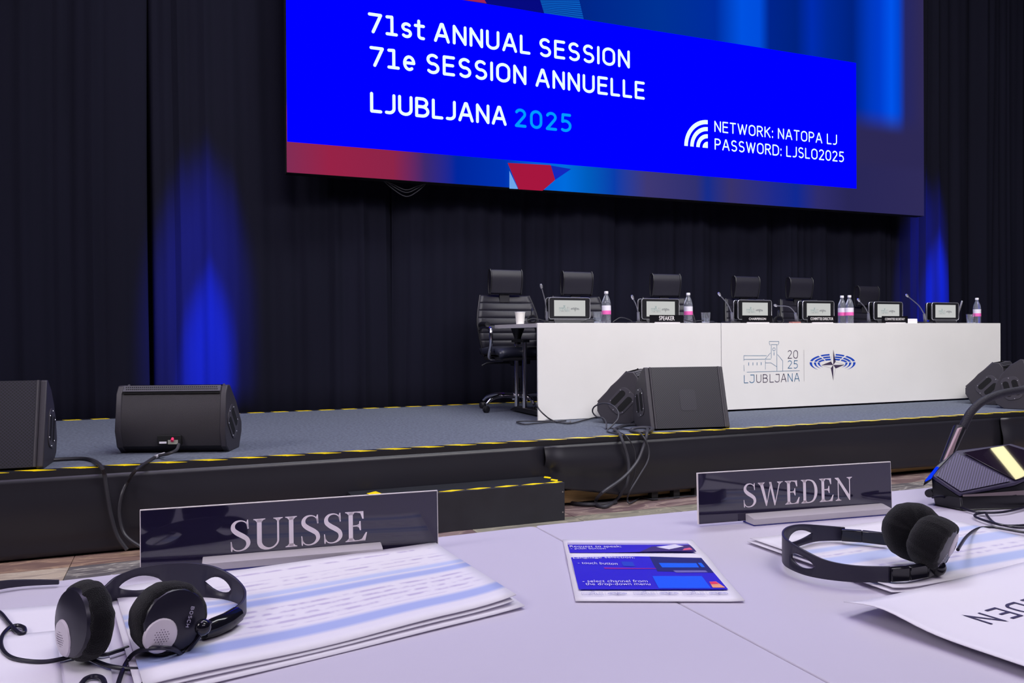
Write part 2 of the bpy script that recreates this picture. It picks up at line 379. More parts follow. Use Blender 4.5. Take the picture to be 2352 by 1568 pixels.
# ---------------- curtains
m_cur = mat('black_molton', (19, 19, 32), .9, bump=.25, bscale=350, sheen=.0, spec=.12, noise=.12, nscale=1.2, stretch=(2.5, 2.5, .35))
def curtain(x0, x1, y, seed, label, amp=.045, top=8.6, flat=0):
    rn = random.Random(seed); ph = [rn.uniform(0, 6.28) for _ in range(8)]; n = max(24, int((x1-x0)/.022))
    xs = sorted(rn.uniform(.15, .95) for _ in range(5))
    def fn(u, v):
        x = x0+(x1-x0)*u; z = .0+top*v
        wv = (.45+.55*math.sin(1.3*x+ph[0]))**2
        d = amp*(.55*math.sin(x*15+ph[1]+.5*math.sin(z*.45+ph[2])+1.2*math.sin(x*1.7+ph[5]))*wv+.33*math.sin(x*31+ph[3]+.8*math.sin(x*2.3)+.25*z)*(1-.5*wv)+.55*math.sin(x*5.2+ph[4]+.12*z))
        d += amp*.25*math.sin(x*58+ph[6]+2*math.sin(x*3))*(math.sin(x*2.1+ph[7])**2)
        e = min(u, 1-u)*(x1-x0)
        if e < .10: d -= .05*math.cos(e/.10*PI/2)          # turned edge comes forward
        return V((x+.012*math.sin(z*.9+ph[3]), y-d, z))
    o = MB().grid(fn, n, 14).build('stage_curtain', m_cur, origin=((x0+x1)/2, y, 0), solid=.004)
    tag(o, label, 'curtain', 'black curtain lengths behind the stage')
CX = [-3.4, -.23, 1.715, 3.91, 5.83, 7.50, 9.4, 12.2]
CL = ['black curtain length at the far left behind both left floor monitors', 'black curtain length lit by the left blue light, left of the screen', 'black curtain length behind the leftmost office chair under the screen',
      'black curtain length behind the speaker and chairperson seats', 'black curtain length behind the committee director seat', 'black curtain length lit blue, under the right corner of the screen',
      'black curtain length at the right edge, beyond the right end of the desk']
for i, l in enumerate(CL): curtain(CX[i]-(0 if i < 2 else .015), CX[i+1]-(.006 if i < 1 else -.015), 6.92+(.03 if i % 2 else 0), 11+i, l, amp=.07 if i in (5, 6) else .045)

# ---------------- LED wall
SYF = 6.6
scr = thing('video_wall', 'huge video wall showing the blue session title above the stage', 'screen', (4.22, SYF+.06, 2.306))
MB().bx(.775, 7.66, SYF+.004, SYF+.11, 2.306, 6.3).build('housing', mat('screen_cabinet', (18, 18, 22), .6), scr, bevel=.004)
m = bpy.data.materials.new('screen_backdrop'); m.use_nodes = True; nt = m.node_tree; nt.nodes.clear(); N = nt.nodes.new; L = nt.links.new
tc = N('ShaderNodeTexCoord'); sx = N('ShaderNodeSeparateXYZ'); L(tc.outputs['UV'], sx.inputs[0])
def ramp(stops):
    r = N('ShaderNodeValToRGB'); e = r.color_ramp.elements
    while len(e) < len(stops): e.new(.5)
    for q, (p, c) in zip(e, stops): q.position = p; q.color = rgba(c)
    L(sx.outputs[0], r.inputs[0]); return r
# u = (x-.775)/6.885
bot = ramp([(0, (128, 44, 84)), (.05, (150, 34, 70)), (.125, (140, 36, 72)), (.165, (60, 40, 110)), (.205, (0, 38, 158)), (.27, (0, 50, 175)), (.315, (0, 96, 216)), (.355, (0, 108, 222)), (.39, (0, 92, 190)), (.43, (10, 60, 170)), (.48, (62, 56, 116)), (.56, (48, 48, 112)), (.58, (20, 44, 140)), (.62, (56, 50, 108)), (.70, (30, 42, 140)), (.74, (16, 40, 145)), (.78, (46, 44, 108)), (.84, (40, 38, 86)), (1, (46, 42, 88))][:32])
top = ramp([(0, (10, 10, 60)), (.25, (10, 20, 90)), (.40, (0, 40, 140)), (.50, (0, 50, 150)), (.595, (0, 44, 158)), (.64, (0, 82, 226)), (.672, (0, 78, 222)), (.69, (0, 36, 140)), (.74, (0, 34, 128)), (.77, (0, 44, 176)), (.80, (0, 40, 150)), (.85, (0, 34, 128)), (.885, (0, 56, 190)), (.905, (0, 60, 205)), (.93, (0, 84, 236)), (.945, (0, 70, 210)), (.96, (36, 38, 98)), (1, (48, 42, 84))])
right = ramp([(0, (40, 38, 88)), (1, (44, 40, 84))])
def zfac(a, b):
    mr = N('ShaderNodeMapRange'); mr.inputs[1].default_value = a; mr.inputs[2].default_value = b; mr.interpolation_type = 'SMOOTHSTEP'; L(sx.outputs[1], mr.inputs[0]); return mr
mx1 = N('ShaderNodeMix'); mx1.data_type = 'RGBA'; L(zfac((2.75-2.306)/4, (2.9-2.306)/4).outputs[0], mx1.inputs[0]); L(bot.outputs[0], mx1.inputs[6]); L(right.outputs[0], mx1.inputs[7])
mx2 = N('ShaderNodeMix'); mx2.data_type = 'RGBA'; L(zfac((3.15-2.306)/4, (3.45-2.306)/4).outputs[0], mx2.inputs[0]); L(mx1.outputs[2], mx2.inputs[6]); L(top.outputs[0], mx2.inputs[7])
em = N('ShaderNodeEmission'); em.inputs[1].default_value = 1.0; L(mx2.outputs[2], em.inputs[0]); ou = N('ShaderNodeOutputMaterial'); L(em.outputs[0], ou.inputs[0])
uvf = lambda c: ((c.x-.775)/6.885, (c.z-2.306)/4)
MB().bx(.777, 7.658, SYF-.002, SYF+.004, 2.309, 6.297).build('display', m, scr, uv=uvf, smooth=False)
pb = MB().bx(.781, 6.673, SYF-.004, SYF-.002, 2.55, 3.888).build('title_panel', emis('screen_blue', (0, 0, 255), 1.6), scr, smooth=False)
YT = SYF-.0045
def sp_(x, y): return P(x, y, Y=YT)
def shape(pts, col, k=1, y=YT):
    return MB().poly([P(x, YY, Y=y) for x, YY in pts])
MB().poly([sp_(1166, 374), sp_(1265, 379), sp_(1275, 413), sp_(1246, 438), sp_(1191, 434.5)]).build('picture_detail', emis('screen_crimson', (166, 22, 62)), scr)
MB().poly([sp_(1265, 380), sp_(1312, 388), sp_(1275, 413)]).build('picture_detail', emis('screen_royal', (20, 40, 190)), scr)
MB().poly([sp_(1170, 392), sp_(1190, 434), sp_(1170, 433)]).build('picture_detail', emis('screen_pale_blue', (110, 165, 235)), scr)
MB().poly([sp_(1000, -14), sp_(1050, -14), sp_(1113, 0), sp_(1118, 8), sp_(1058, -1)]).build('picture_detail', emis('screen_rose', (160, 40, 90)), scr)
MB().poly([sp_(1113, 0), sp_(1100, -60), sp_(1225, -60), sp_(1240, 0), sp_(1250, 31), sp_(1118, 8.5)]).build('picture_detail', emis('screen_navy', (6, 10, 128)), scr)
mbs = MB()
for k in range(9):
    a = k/9; b = (k+.72)/9
    q = lambda t, s: (1240+10*t if s == 0 else 1330+11*t, -2+(33 if s == 0 else 47)*t)
    mbs.poly([sp_(*q(a, 0)), sp_(*q(a, 1)), sp_(*q(b, 1)), sp_(*q(b, 0))])
mbs.build('picture_detail', emis('screen_stripes', (10, 92, 190)), scr, merge=False)
E_ = emis('screen_white', (222, 250, 255), 1.15)
def title(t, z, x0, x1, h, col=E_, sw=.155, sp=.16):
    b = MB(); text(b, t, (x0, YT, z), (1, 0, 0), (0, 0, 1), h, x1-x0, sw, sp); return b.build('lettering', col, scr, merge=False, smooth=False)
title('71st', 3.498, 1.430, 1.918, .168, sp=.13); title('ANNUAL', 3.498, 1.993, 2.888, .168, sp=.12); title('SESSION', 3.497, 2.968, 3.903, .168, sp=.13)
title('71e', 3.224, 1.441, 1.832, .168, sp=.13); title('SESSION', 3.224, 1.922, 2.847, .17, sp=.13); title('ANNUELLE', 3.222, 2.932, 4.063, .168, sp=.13)
title('LJUBLJANA', 2.846, 1.443, 2.655, .170, sp=.10); title('2025', 2.846, 2.73, 3.292, .166, emis('screen_sky', (0, 150, 255), 1.1))
title('NETWORK: NATOPA LJ', 2.991, 4.85, 6.407, .110, sw=.125, sp=.13)
title('PASSWORD: LJSLO2025', 2.817, 4.852, 6.502, .112, sw=.125, sp=.13)
wb = MB(); cx, cz = 4.773, 2.826
for r0, r1 in ((0, .065), (.105, .155), (.18, .228), (.238+.0, .275)) if 0 else ((0, .062), (.095, .135), (.165, .205), (.232, .273)):
    n = 14
    pt = lambda r, k: V((cx-r*math.cos(PI/2*k/n), YT, cz+r*math.sin(PI/2*k/n)))
    wb.add([pt(r0, k) for k in range(n+1)]+[pt(r1, k) for k in range(n+1)], [(k, k+1, k+n+2, k+n+1) for k in range(n)])
wb.build('wireless_symbol', E_, scr, merge=False)
# cable loops hanging under the video wall
wl = thing('hanging_cable', 'thin black cable loops hanging below the left part of the video wall', 'cable', (2.0, 6.68, 2.25))
for a, dz in ((0, 0), (.03, .03), (-.03, .05)):
    pts = [P(878+a*200, 412, Y=6.68), P(900, 432-dz*200, Y=6.68), P(932, 451-dz*300, Y=6.68), P(958, 440-dz*250, Y=6.68), P(980-a*100, 420, Y=6.68)]
    MB().tube(pts, .004, 6, sm=5).build('cable_loop', mat('cable_grey', (52, 52, 60), .5), wl)

# ---------------- stage
stg = thing('stage', 'low black stage with grey carpet and yellow and black edge tape', 'stage', (4, 5.4, 0))
m_car = mat('stage_carpet', (96, 101, 114), .95, noise=.28, nscale=60, bump=.6, bscale=400, spec=.1)
nt = m_car.node_tree
MB().bx(-3.6, 12, SY0+.001, SY1, .372, SZ-.004).build('deck', mat('deck_wood', (150, 118, 80), .7), stg, smooth=False)
MB().bx(-3.6, 12, SY0+.04, SY1-.04, SZ-.004, SZ).build('carpet', m_car, stg, smooth=False)
def tape_mat(name, per, duty, kx, ky, ph=0, col=(250, 218, 0)):
    m = bpy.data.materials.new(name); m.use_nodes = True; nt = m.node_tree; b = nt.nodes['Principled BSDF']; N = nt.nodes.new; L = nt.links.new
    g = N('ShaderNodeNewGeometry'); s = N('ShaderNodeSeparateXYZ'); L(g.outputs['Position'], s.inputs[0])
    a = N('ShaderNodeMath'); a.operation = 'MULTIPLY'; a.inputs[1].default_value = kx; L(s.outputs[0], a.inputs[0])
    c = N('ShaderNodeMath'); c.operation = 'MULTIPLY_ADD'; c.inputs[1].default_value = ky; L(s.outputs[1], c.inputs[0]); L(a.outputs[0], c.inputs[2])
    d = N('ShaderNodeMath'); d.operation = 'MULTIPLY_ADD'; d.inputs[1].default_value = 1/per; d.inputs[2].default_value = ph; L(c.outputs[0], d.inputs[0])
    f = N('ShaderNodeMath'); f.operation = 'FRACT'; L(d.outputs[0], f.inputs[0])
    l = N('ShaderNodeMath'); l.operation = 'LESS_THAN'; l.inputs[1].default_value = duty; L(f.outputs[0], l.inputs[0])
    mx = N('ShaderNodeMix'); mx.data_type = 'RGBA'; L(l.outputs[0], mx.inputs[0]); mx.inputs[6].default_value = rgba((26, 26, 32)); mx.inputs[7].default_value = rgba(col)
    L(mx.outputs[2], b.inputs['Base Color']); b.inputs['Roughness'].default_value = .4; return m
m_tape = tape_mat('hazard_tape_print', .185, .50, 1, 1.6, .1)
MB().bx(-3.6, 12, SY0-.002, SY0+.052, SZ, SZ+.0012).build('edge_tape', m_tape, stg, smooth=False)
MB().bx(-3.6, 12, SY1-.05, SY1, SZ, SZ+.0012).build('edge_tape', tape_mat('hazard_tape_back', .185, .6, 1, .5, .2), stg, smooth=False)
MB().bx(-3.6, 12, SY0-.005, SY0, SZ-.055, SZ).build('edge_strip', mat('black_edge_strip', (26, 25, 31), .45), stg, smooth=False)
m_skirt = mat('black_skirt_vinyl', (30, 29, 37), .38, bump=.12, bscale=3, noise=.1, nscale=2)
def skirt(x0, x1, zb, seed, yoff=0):
    rn = random.Random(seed); a, b, c = [rn.uniform(0, 6) for _ in range(3)]
    def fn(u, v):
        x = x0+(x1-x0)*u; lo = zb(x); z = lo+(SZ-.03-lo)*v; t = 1-v
        bul = .028*math.sin(PI*min(1, t*1.15))+.012*math.sin(2*PI*t+a+.25*x)+.008*math.sin(x*1.1+b+3*t)
        if t > .75: bul -= (t-.75)*.10
        return V((x, SY0-.006-yoff-max(0, bul)*min(1, t*1.3), z))
    return MB().grid(fn, int((x1-x0)*8), 16).build('skirt', m_skirt, stg, solid=.003)
def zb_l(x): return .012
def zb_r(x):
    if x < 2.02: return .21-(x-1.90)*.75
    if x < 2.35: return .12-(x-2.02)*.17
    return .060+.008*math.sin(x*2)
skirt(-3.6, 1.93, zb_l, 1); skirt(1.90, 5.62, zb_r, 2, .012); skirt(5.60, 12, lambda x: .05, 5, .03)
MB().bx(1.7, 6.4, SY0+.08, SY0+.12, .015, .09).build('floor_beam', mat('raw_timber', (196, 164, 112), .7, noise=.15, nscale=8, stretch=(1, 12, 12)), stg, bevel=.003)
for x in (2.55, 3.4, 4.6):
    pass
MB().bx(1.6, 12, SY0+.125, SY0+.13, 0, .37).build('under_stage_shade', mat('painted_shade_black', (10, 10, 14), .9), stg, smooth=False)  # black sheet painted as the darkness under the stage
for px in (1502, 1552, 1600, 1900):
    q = P(px, 1130, Y=SY0+.01); MB().box((q.x, SY0+.02, .18), (.045, .045, .36)).build('leg', mat('leg_black', (16, 16, 20), .5), stg, bevel=.003)

# step in front of the stage
sx0, sx1, sy0, sy1, sh = .78, 1.913, 3.945, 4.165, .205
st = thing('stage_step', 'low black box step with yellow edge tape against the stage', 'step', ((sx0+sx1)/2, (sy0+sy1)/2, 0))
m_step = mat('black_painted_board', (36, 36, 44), .55, noise=.15, nscale=9, bump=.1, bscale=60)
MB().bx(sx0, sx1, sy0, sy0+.018, 0, sh).build('front_board', m_step, st, bevel=.0015)
MB().bx(sx1-.018, sx1, sy0+.018, sy1, 0, sh-.012).build('side_board', m_step, st)
MB().bx(sx0, sx0+.018, sy0+.018, sy1, 0, sh-.012).build('side_board', m_step, st)
MB().bx(sx0, sx1, sy0+.018, sy1, sh-.012, sh).build('tread', mat('tread_black', (24, 26, 34), .5, noise=.2, nscale=14), st)
tb = MB()
m_y = mat('tape_yellow', (250, 218, 0), .4)
for px in (1035, 1098, 1162, 1224, 1276):          # single yellow lozenges stuck along the front edge
    x = P(px+5, 1118, Y=sy0).x; x1 = min(sx1, x+.072)
    MB().poly([(x-.072, sy0+.022, sh+.001), (x-.01, sy0, sh+.001), (x1, sy0+.022, sh+.001), (x+.008, sy0+.045, sh+.001)]).build('tape_piece', m_y, st, smooth=False)
for y in (sy0+.085, sy0+.175):
    MB().poly([(sx1-.045, y, sh+.001), (sx1-.022, y-.04, sh+.001), (sx1, y, sh+.001), (sx1-.022, y+.04, sh+.001)]).build('tape_piece', m_y, st, smooth=False)
MB().poly([(.875, sy0+.06, sh+.001), (.93, sy0+.10, sh+.001), (.915, sy0+.17, sh+.001), (.86, sy0+.13, sh+.001)]).build('tape_piece', m_y, st, smooth=False)
for z in (.045, .155): MB().lathe([(.004, 0), (.004, .0015), (.001, .002)], (sx1-.012, sy0-.0002, z), (0, -1, 0), 10).build('screw', mat('screw_steel', (190, 185, 185), .3, .8), st)

# ================================================================== THE PANEL DESK
DY, DX0, DXS, DX1, DZ = 5.175, 2.306, 3.861, 6.961, 1.091
m_front = mat('white_front_board', (224, 222, 220), .55, noise=.02, nscale=3)
fa = MB().bx(DX0, DXS-.003, DY, DY+.016, SZ+.002, DZ).build('desk_front_panel', m_front, bevel=.002, origin=(3.08, DY, SZ))
tag(fa, 'plain white desk front panel at the left end of the long stage desk', 'desk panel')
fb = thing('desk_front_panel', 'long white desk front panel printed with castle logo and compass emblem', 'desk panel', (5.4, DY, SZ))
MB().bx(DXS+.003, DX1, DY, DY+.016, SZ+.014, DZ).build('board', m_front, fb, bevel=.002)
# logo points: (u, v) measured on the flat panel
def lg(u, v): return P(1680+u/7.587, 770+v/7.587, Y=DY-.0008)
lg0 = lg(218, 833)
def lxy(u, v): q = lg(u, v); return (q.x-lg0.x, q.z-lg0.z)
CASTLE = [[(218, 440), (218, 353), (612, 353)], [(218, 418), (685, 413)], [(218, 518), (222, 622)], [(270, 640), (1187, 614)], [(592, 435), (592, 590)],
          [(592, 408), (680, 305)], [(695, 400), (695, 160), (793, 160), (793, 625)], [(676, 170), (660, 140), (660, 105), (826, 105), (826, 135), (808, 168)],
          [(595, 478), (690, 478), (790, 545)], [(805, 335), (893, 440), (893, 618)],
          [(742+22*math.cos(R(a)), 242+28*math.sin(R(a))) for a in range(0, 361, 20)]]
BARS = [[(301, 470), (301, 525)], [(375, 470), (375, 522)], [(447, 468), (447, 520)], [(519, 467), (519, 518)], [(743, 295), (743, 347)]]
def logo(O, k, ux, uy, mats, parent, sw=.0032, names='printed_logo'):
    """castle outline + year + city + divider + compass with arcs. mats: line, dark, blue"""
    O, ux, uy = V(O), V(ux), V(uy); mp = lambda a, b: O+ux*(a*k)+uy*(b*k)
    mline, mdark, mblue = mats
    big = names == 'printed_logo' and k == 1; b = MB(); bt_ = MB() if big else b
    for st in CASTLE: ribbon(b, [lxy(*p) for p in st], sw, mp, len(st) < 15)
    for st in BARS: ribbon(b, [lxy(*p) for p in st], sw*1.6, mp)
    def ts(t, p0, p1, htop, m_):
        a = lxy(*p0); c = lxy(*p1); hh = lxy(*htop)[1]-a[1]; uxx = (ux*(c[0]-a[0])+uy*(c[1]-a[1])).normalized()
        text(m_, t, mp(*a), uxx, uy, hh*k, (V((c[0]-a[0], c[1]-a[1], 0)).length)*k, .085, .16)
    d = MB()
    ts('L', (218, 833), (296, 831), (218, 690), bt_); ts('j', (312, 831), (400, 828), (318, 684), bt_)
    ts('NA', (980, 812), (1190, 803), (980, 662), bt_); ts('25', (980, 578), (1160, 574), (980, 436), bt_)
    ts('UB', (432, 827), (636, 822), (432, 680), d); ts('L', (665, 822), (740, 819), (665, 672), d); ts('j', (755, 819), (838, 816), (765, 674), d); ts('A', (862, 816), (960, 812), (862, 668), d)
    ts('20', (980, 405), (1160, 402), (980, 259), d)
    dt_ = d
    dv = MB() if big else d; ribbon(dv, [lxy(1262, 253), lxy(1268, 800)], sw*.5, mp)
    if big: d = MB()
    C = lxy(1775, 515); pt = lambda u, v: lxy(u, v)
    n_, e_, s_, w_ = pt(1775, 250), pt(1970, 512), pt(1775, 778), pt(1568, 520); ne, se, sw_, nw = pt(1815, 460), pt(1815, 575), pt(1733, 570), pt(1735, 455)
    for tri in ((n_, ne, C), (e_, se, C), (s_, sw_, C), (w_, nw, C)): d.poly([mp(*q) for q in tri])
    ring = [n_, ne, e_, se, s_, sw_, w_, nw, n_]
    ribbon(d, ring, sw*.45, mp)
    if big:
        for q_, n_m, m_q in ((b, 'castle_drawing', mline), (bt_, 'lettering', mline), (dt_, 'lettering', mdark), (dv, 'divider_line', mdark), (d, 'compass_star', mdark)): q_.build(n_m, m_q, parent, merge=False, smooth=False)['kind'] = 'stuff'
    else:
        for q_, m_q in ((b, mline), (d, mdark)): q_.build(names, m_q, parent, merge=False, smooth=False)['kind'] = 'stuff'
    g = MB()
    for sgn in (-1, 1):
        for (rx0, ry0), (rx1, ry1) in (((400, 156), (357, 130)), ((326, 114), (286, 88)), ((262, 74), (222, 46))):
            for a0, a1, tp in ((98, 122, 0), (128, 168, 0), (176, 232, 1)):
                n = 8; o_, i_ = [], []
                for q in range(n+1):
                    t = R(a0+(a1-a0)*q/n); c_, s2 = math.cos(t)*-sgn if sgn > 0 else math.cos(t), math.sin(t)
                    f = 0 if not tp else (q/n)**1.5
                    ax, ay = rx0*c_, (ry0*s2 if s2 > 0 else 156*s2*(rx0/400))
                    bx_, by = rx1*c_, (ry1*s2 if s2 > 0 else 156*s2*(rx1/400))
                    bx_, by = bx_+(ax-bx_)*f, by+(ay-by)*f
                    o_.append(mp(*lxy(1763+ax, 478-ay))); i_.append(mp(*lxy(1763+bx_, 478-by)))
                g.add(o_+i_, [(q, q+1, q+n+2, q+n+1) for q in range(n)])
    g.build('emblem_arcs' if big else names, mblue, parent, merge=False, smooth=False)['kind'] = 'stuff'
logo(lg0, 1, (1, 0, 0), (0, 0, 1), (mat('print_teal', (50, 106, 146), .5), mat('print_plum', (62, 50, 76), .5), mat('print_blue', (16, 66, 178), .5)), fb)

m_top = mat('white_laminate', (226, 224, 226), .35)
m_edge = mat('grey_table_edge', (186, 182, 186), .5)
m_chrome = mat('chrome', (225, 222, 224), .12, 1)
m_blk = mat('black_plastic', (24, 24, 29), .42)
m_blk2 = mat('black_satin', (32, 31, 37), .55)
tabs = ['white folding table at the left end of the stage desk, its chrome legs showing', 'white folding table behind the middle of the stage desk front', 'white folding table at the right end behind the stage desk front']
def folding_table(x0, x1, label):
    c = ((x0+x1)/2, DY+.42, SZ); t = thing('folding_table', label, 'table', c, 'tables of the stage desk')
    MB().bx(x0, x1, DY+.018, DY+.835, DZ-.030, DZ-.002).build('table_top', m_top, t, bevel=.003)
    MB().bx(x0-.002, x0, DY+.018, DY+.835, DZ-.030, DZ-.002).build('edge_band', m_edge, t)
    for sx in (x0+.14, x1-.14):
        for y in (DY+.565, DY+.725):
            MB().tube([(sx, y, SZ+.04), (sx, y, DZ-.13)], .019, 14).build('leg', m_chrome, t)
        b = MB(); b.prism([(sx-.035, DY+.05, SZ+.012), (sx-.035, DY+.80, SZ+.012), (sx-.03, DY+.70, SZ+.045), (sx-.03, DY+.16, SZ+.045)], (.07, 0, 0))
        b.build('foot', m_blk, t, bevel=.004)
        b = MB(); b.bx(sx-.03, sx+.03, DY+.53, DY+.76, DZ-.14, DZ-.115)
        b.build('bracket', m_blk, t, bevel=.003)
        for y in (DY+.24, DY+.70):
            MB().lathe([(.025, 0), (.027, .05), (.038, .08), (.055, .125)], (sx, y, DZ-.155), seg=14).build('leg_hinge', m_blk, t)
    return t
for i in range(3): folding_table(DX0+i*1.552, DX0+(i+1)*1.552-.003, tabs[i])

# ---------------- office chairs
m_leather = mat('black_leather', (25, 23, 35), .5, bump=.15, bscale=90, noise=.08, nscale=6)
m_seat_l = mat('seat_leather', (44, 46, 60), .35, bump=.1, bscale=60)
def office_chair(label):
    t = thing('office_chair', label, 'chair', (0, 0, 0), 'office chairs at the stage desk')
    # faces -Y; back at +Y
    def backw(z): # half width of the backrest
        k = (z-.44)/(.93-.44)
        return .225+.045*math.sin(PI*min(1, max(0, k))*.8)-.035*max(0, k-.55)/.45
    def backy(z): k = (z-.44)/.5; return .18+.10*k-.03*math.sin(PI*k)
    nr = 8
    for i in range(nr):
        z0 = .44+i*.062; z1 = z0+.062
        def fn(u, v):
            a = -1+2*u; z = z0+(z1-z0)*v; hw = backw(z); puff = .008*max(0, math.sin(PI*v))**.35*(1-abs(a)**6)
            return V((a*hw, backy(z)-puff-.015*(1-abs(a)**2)*-1*.6+(-.035*abs(a)**3), z))
        MB().grid(fn, 14, 6).build('back_channel', m_leather, t, solid=.012)
    b = MB()
    b.grid(lambda u, v: V(((-1+2*u)*(backw(.44+.496*v)-.004), backy(.44+.496*v)+.022-.035*abs(-1+2*u)**3+.012, .44+.496*v)), 12, 12)
    b.build('back_shell', m_blk2, t, solid=.02)
    for s in (-1, 1):
        MB().tube([(s*(backw(z)+.004), backy(z)-.030, z) for z in [.44+.0496*i for i in range(11)]], .010, 8).build('back_piping', m_blk, t)
    # headrest: rolled pad
    prof = [(.225, .955), (.205, 1.02), (.195, 1.08), (.200, 1.13), (.218, 1.152), (.245, 1.150), (.262, 1.12), (.27, 1.05), (.262, .965), (.245, .945)]
    b = MB(); b.prism([(-.138, y, z) for y, z in prof], (.276, 0, 0)); b.build('headrest', m_leather, t, bevel=.008, bseg=3)
    for s in (-1, 1): MB().tube([(s*.139, y, z) for y, z in prof+[prof[0]]], .006, 6).build('headrest_piping', m_blk, t)
    MB().box((0, .262, .94), (.09, .02, .12)).build('headrest_bracket', m_blk2, t, bevel=.004)
    # seat
    def sf(u, v):
        a = -1+2*u; y = -.26+.46*v; z = .475+.018*(1-abs(a)**4)-.035*max(0, (.15-v)/.15)**2
        return V((a*.245, y, z))
    MB().grid(sf, 12, 12).build('seat', m_seat_l, t, solid=.05)
    MB().box((0, -.03, .425), (.44, .42, .035)).build('seat_pan', m_blk2, t, bevel=.012)
    for s in (-1, 1):
        arm = [(s*.25, .17, .655), (s*.285, .02, .672), (s*.295, -.12, .668), (s*.295, -.19, .645), (s*.292, -.19, .55), (s*.285, -.13, .46), (s*.26, -.08, .425), (s*.2, -.06, .42)]
        MB().tube(arm, .015, 10, sm=5).build('armrest', m_chrome, t)
        b = MB().tube([(s*.262, .12, .685), (s*.288, .02, .695), (s*.296, -.13, .690)], .022, 8, sm=4); b.build('arm_pad', m_blk, t)
    MB().lathe([(.05, .36), (.05, .40), (.027, .38)], (0, 0, 0)).build('mechanism', m_blk, t)
    MB().box((0, 0, .392), (.16, .20, .035)).build('tilt_plate', m_blk2, t, bevel=.006)
    MB().tube([(-.02, -.03, .385), (-.27, -.03, .385), (-.31, -.03, .365)], .007, 6).build('tilt_lever', m_blk, t)
    MB().lathe([(.027, .10), (.027, .26), (.016, .26), (.016, .38)], (0, 0, 0)).build('gas_column', m_blk, t)
    MB().lathe([(.045, .085), (.045, .14), (.03, .15)], (0, 0, 0)).build('hub', m_chrome, t)
    for k in range(5):
        a = R(200+72*k); c, s = math.cos(a), math.sin(a)
        l = MB().tube([(c*.03, s*.03, .115), (c*.16, s*.16, .125), (c*.27, s*.27, .105), (c*.32, s*.32, .07)], [.022, .018, .015, .012], 10, sm=4).build('base_leg', m_chrome, t)
        w_ = MB(); nx = V((-s, c, 0))
        for sg in (-.016, .004): w_.lathe([(.0, 0), (.024, .0), (.027, .003), (.027, .010), (.022, .013), (0, .013)], V((c*.325, s*.325, .028))+nx*sg, nx, 16)
        w_.build('caster', m_blk, l)
    return t
ch = office_chair('black ribbed office chair at the far left, whole chair with chrome base showing')
ch.location = (2.50, 6.03, SZ)
for x, y, z, rz, l in ((3.165, 6.03, SZ, 0, 'black office chair behind the first display, beside the large water bottle'), (4.05, 6.03, SZ, -3, 'black office chair behind the SPEAKER sign'),
        (4.97, 6.05, SZ, 0, 'black office chair behind the CHAIRPERSON sign'), (5.60, 6.03, SZ, 0, 'black office chair behind the COMMITTEE DIRECTOR sign'), (6.50, 6.05, SZ-.0, 3, 'lowest black office chair, rightmost, behind the COMMITTEE SECRETARY sign')):
    c = dup(ch, (x, y, z), R(rz), l)
    if 'lowest' in l:      # its gas lift is set lower
        for q in c.children:
            if q.name.split('.')[0] not in ('base_leg', 'hub', 'gas_column'): q.location.z -= .068
OFF[ch.name] = V((0, 0, 0))

# ---------------- displays on the desk
m_sil = mat('silver_rim', (205, 205, 212), .3, .8)
m_scr = emis('display_light_grey', (196, 197, 196), 1.0)
lm = (emis('display_teal', (120, 148, 150)), emis('display_grey', (96, 96, 102)), emis('display_slate', (86, 88, 100)))
def rrect(hw, hh, r, n=5):
    out = []
    for cx, cy, a in ((hw-r, hh-r, 0), (-hw+r, hh-r, 90), (-hw+r, -hh+r, 180), (hw-r, -hh+r, 270)):
        for k in range(n+1): q = R(a+90*k/n); out.append((cx+r*math.cos(q), cy+r*math.sin(q)))
    return out
def display(label):
    t = thing('desk_display', label, 'display', (0, 0, 0), 'double sided displays on the stage desk')
    w_, h_, zc = .338, .158, .112
    for dy in (0, .055):      # two panels back to back
        bdy = MB().prism([(x, dy, zc+z) for x, z in rrect(w_/2, h_/2, .018)], (0, .018, 0)).build('display_housing', m_blk, t)
        MB().tube([(x, dy+.001, zc+z) for x, z in rrect(w_/2-.001, h_/2-.001, .018)]+[(w_/2-.001, dy+.001, zc+h_/2-.019)], .0032, 6, cap=False).build('silver_rim', m_sil, bdy)
    s = MB().bx(-w_/2+.042, w_/2-.042, -.0012, -.0006, zc-h_/2+.022, zc+h_/2-.020).build('lit_panel', m_scr, t, smooth=False)
    logo((-.088, -.0016, zc-.026), .165/lxy(2163, 478)[0], (1, 0, 0), (0, 0, 1), lm, s, sw=.011, names='display_logo')
    b = MB().prism([(-.13, -.02, 0), (-.13, .09, 0), (-.13, .06, .035), (-.13, .0, .035)], (.26, 0, 0)); b.build('display_stand', m_blk2, t, bevel=.003)
    return t
DT = DZ-.002
dsp = display('leftmost desk display with grey logo screen, nothing in front of it'); 
dx = [(2.635, 'x'), (3.415, 'desk display standing behind the SPEAKER sign'), (4.31, 'desk display standing behind the CHAIRPERSON sign'), (4.97, 'desk display standing behind the COMMITTEE DIRECTOR sign'),
      (5.755, 'desk display standing behind the COMMITTEE SECRETARY sign'), (6.45, 'rightmost desk display, next to the tilted tablet edge')]
dsp.location = (dx[0][0], 5.33, DT)
for x, l in dx[1:]: dup(dsp, (x, 5.33, DT), 0, l)

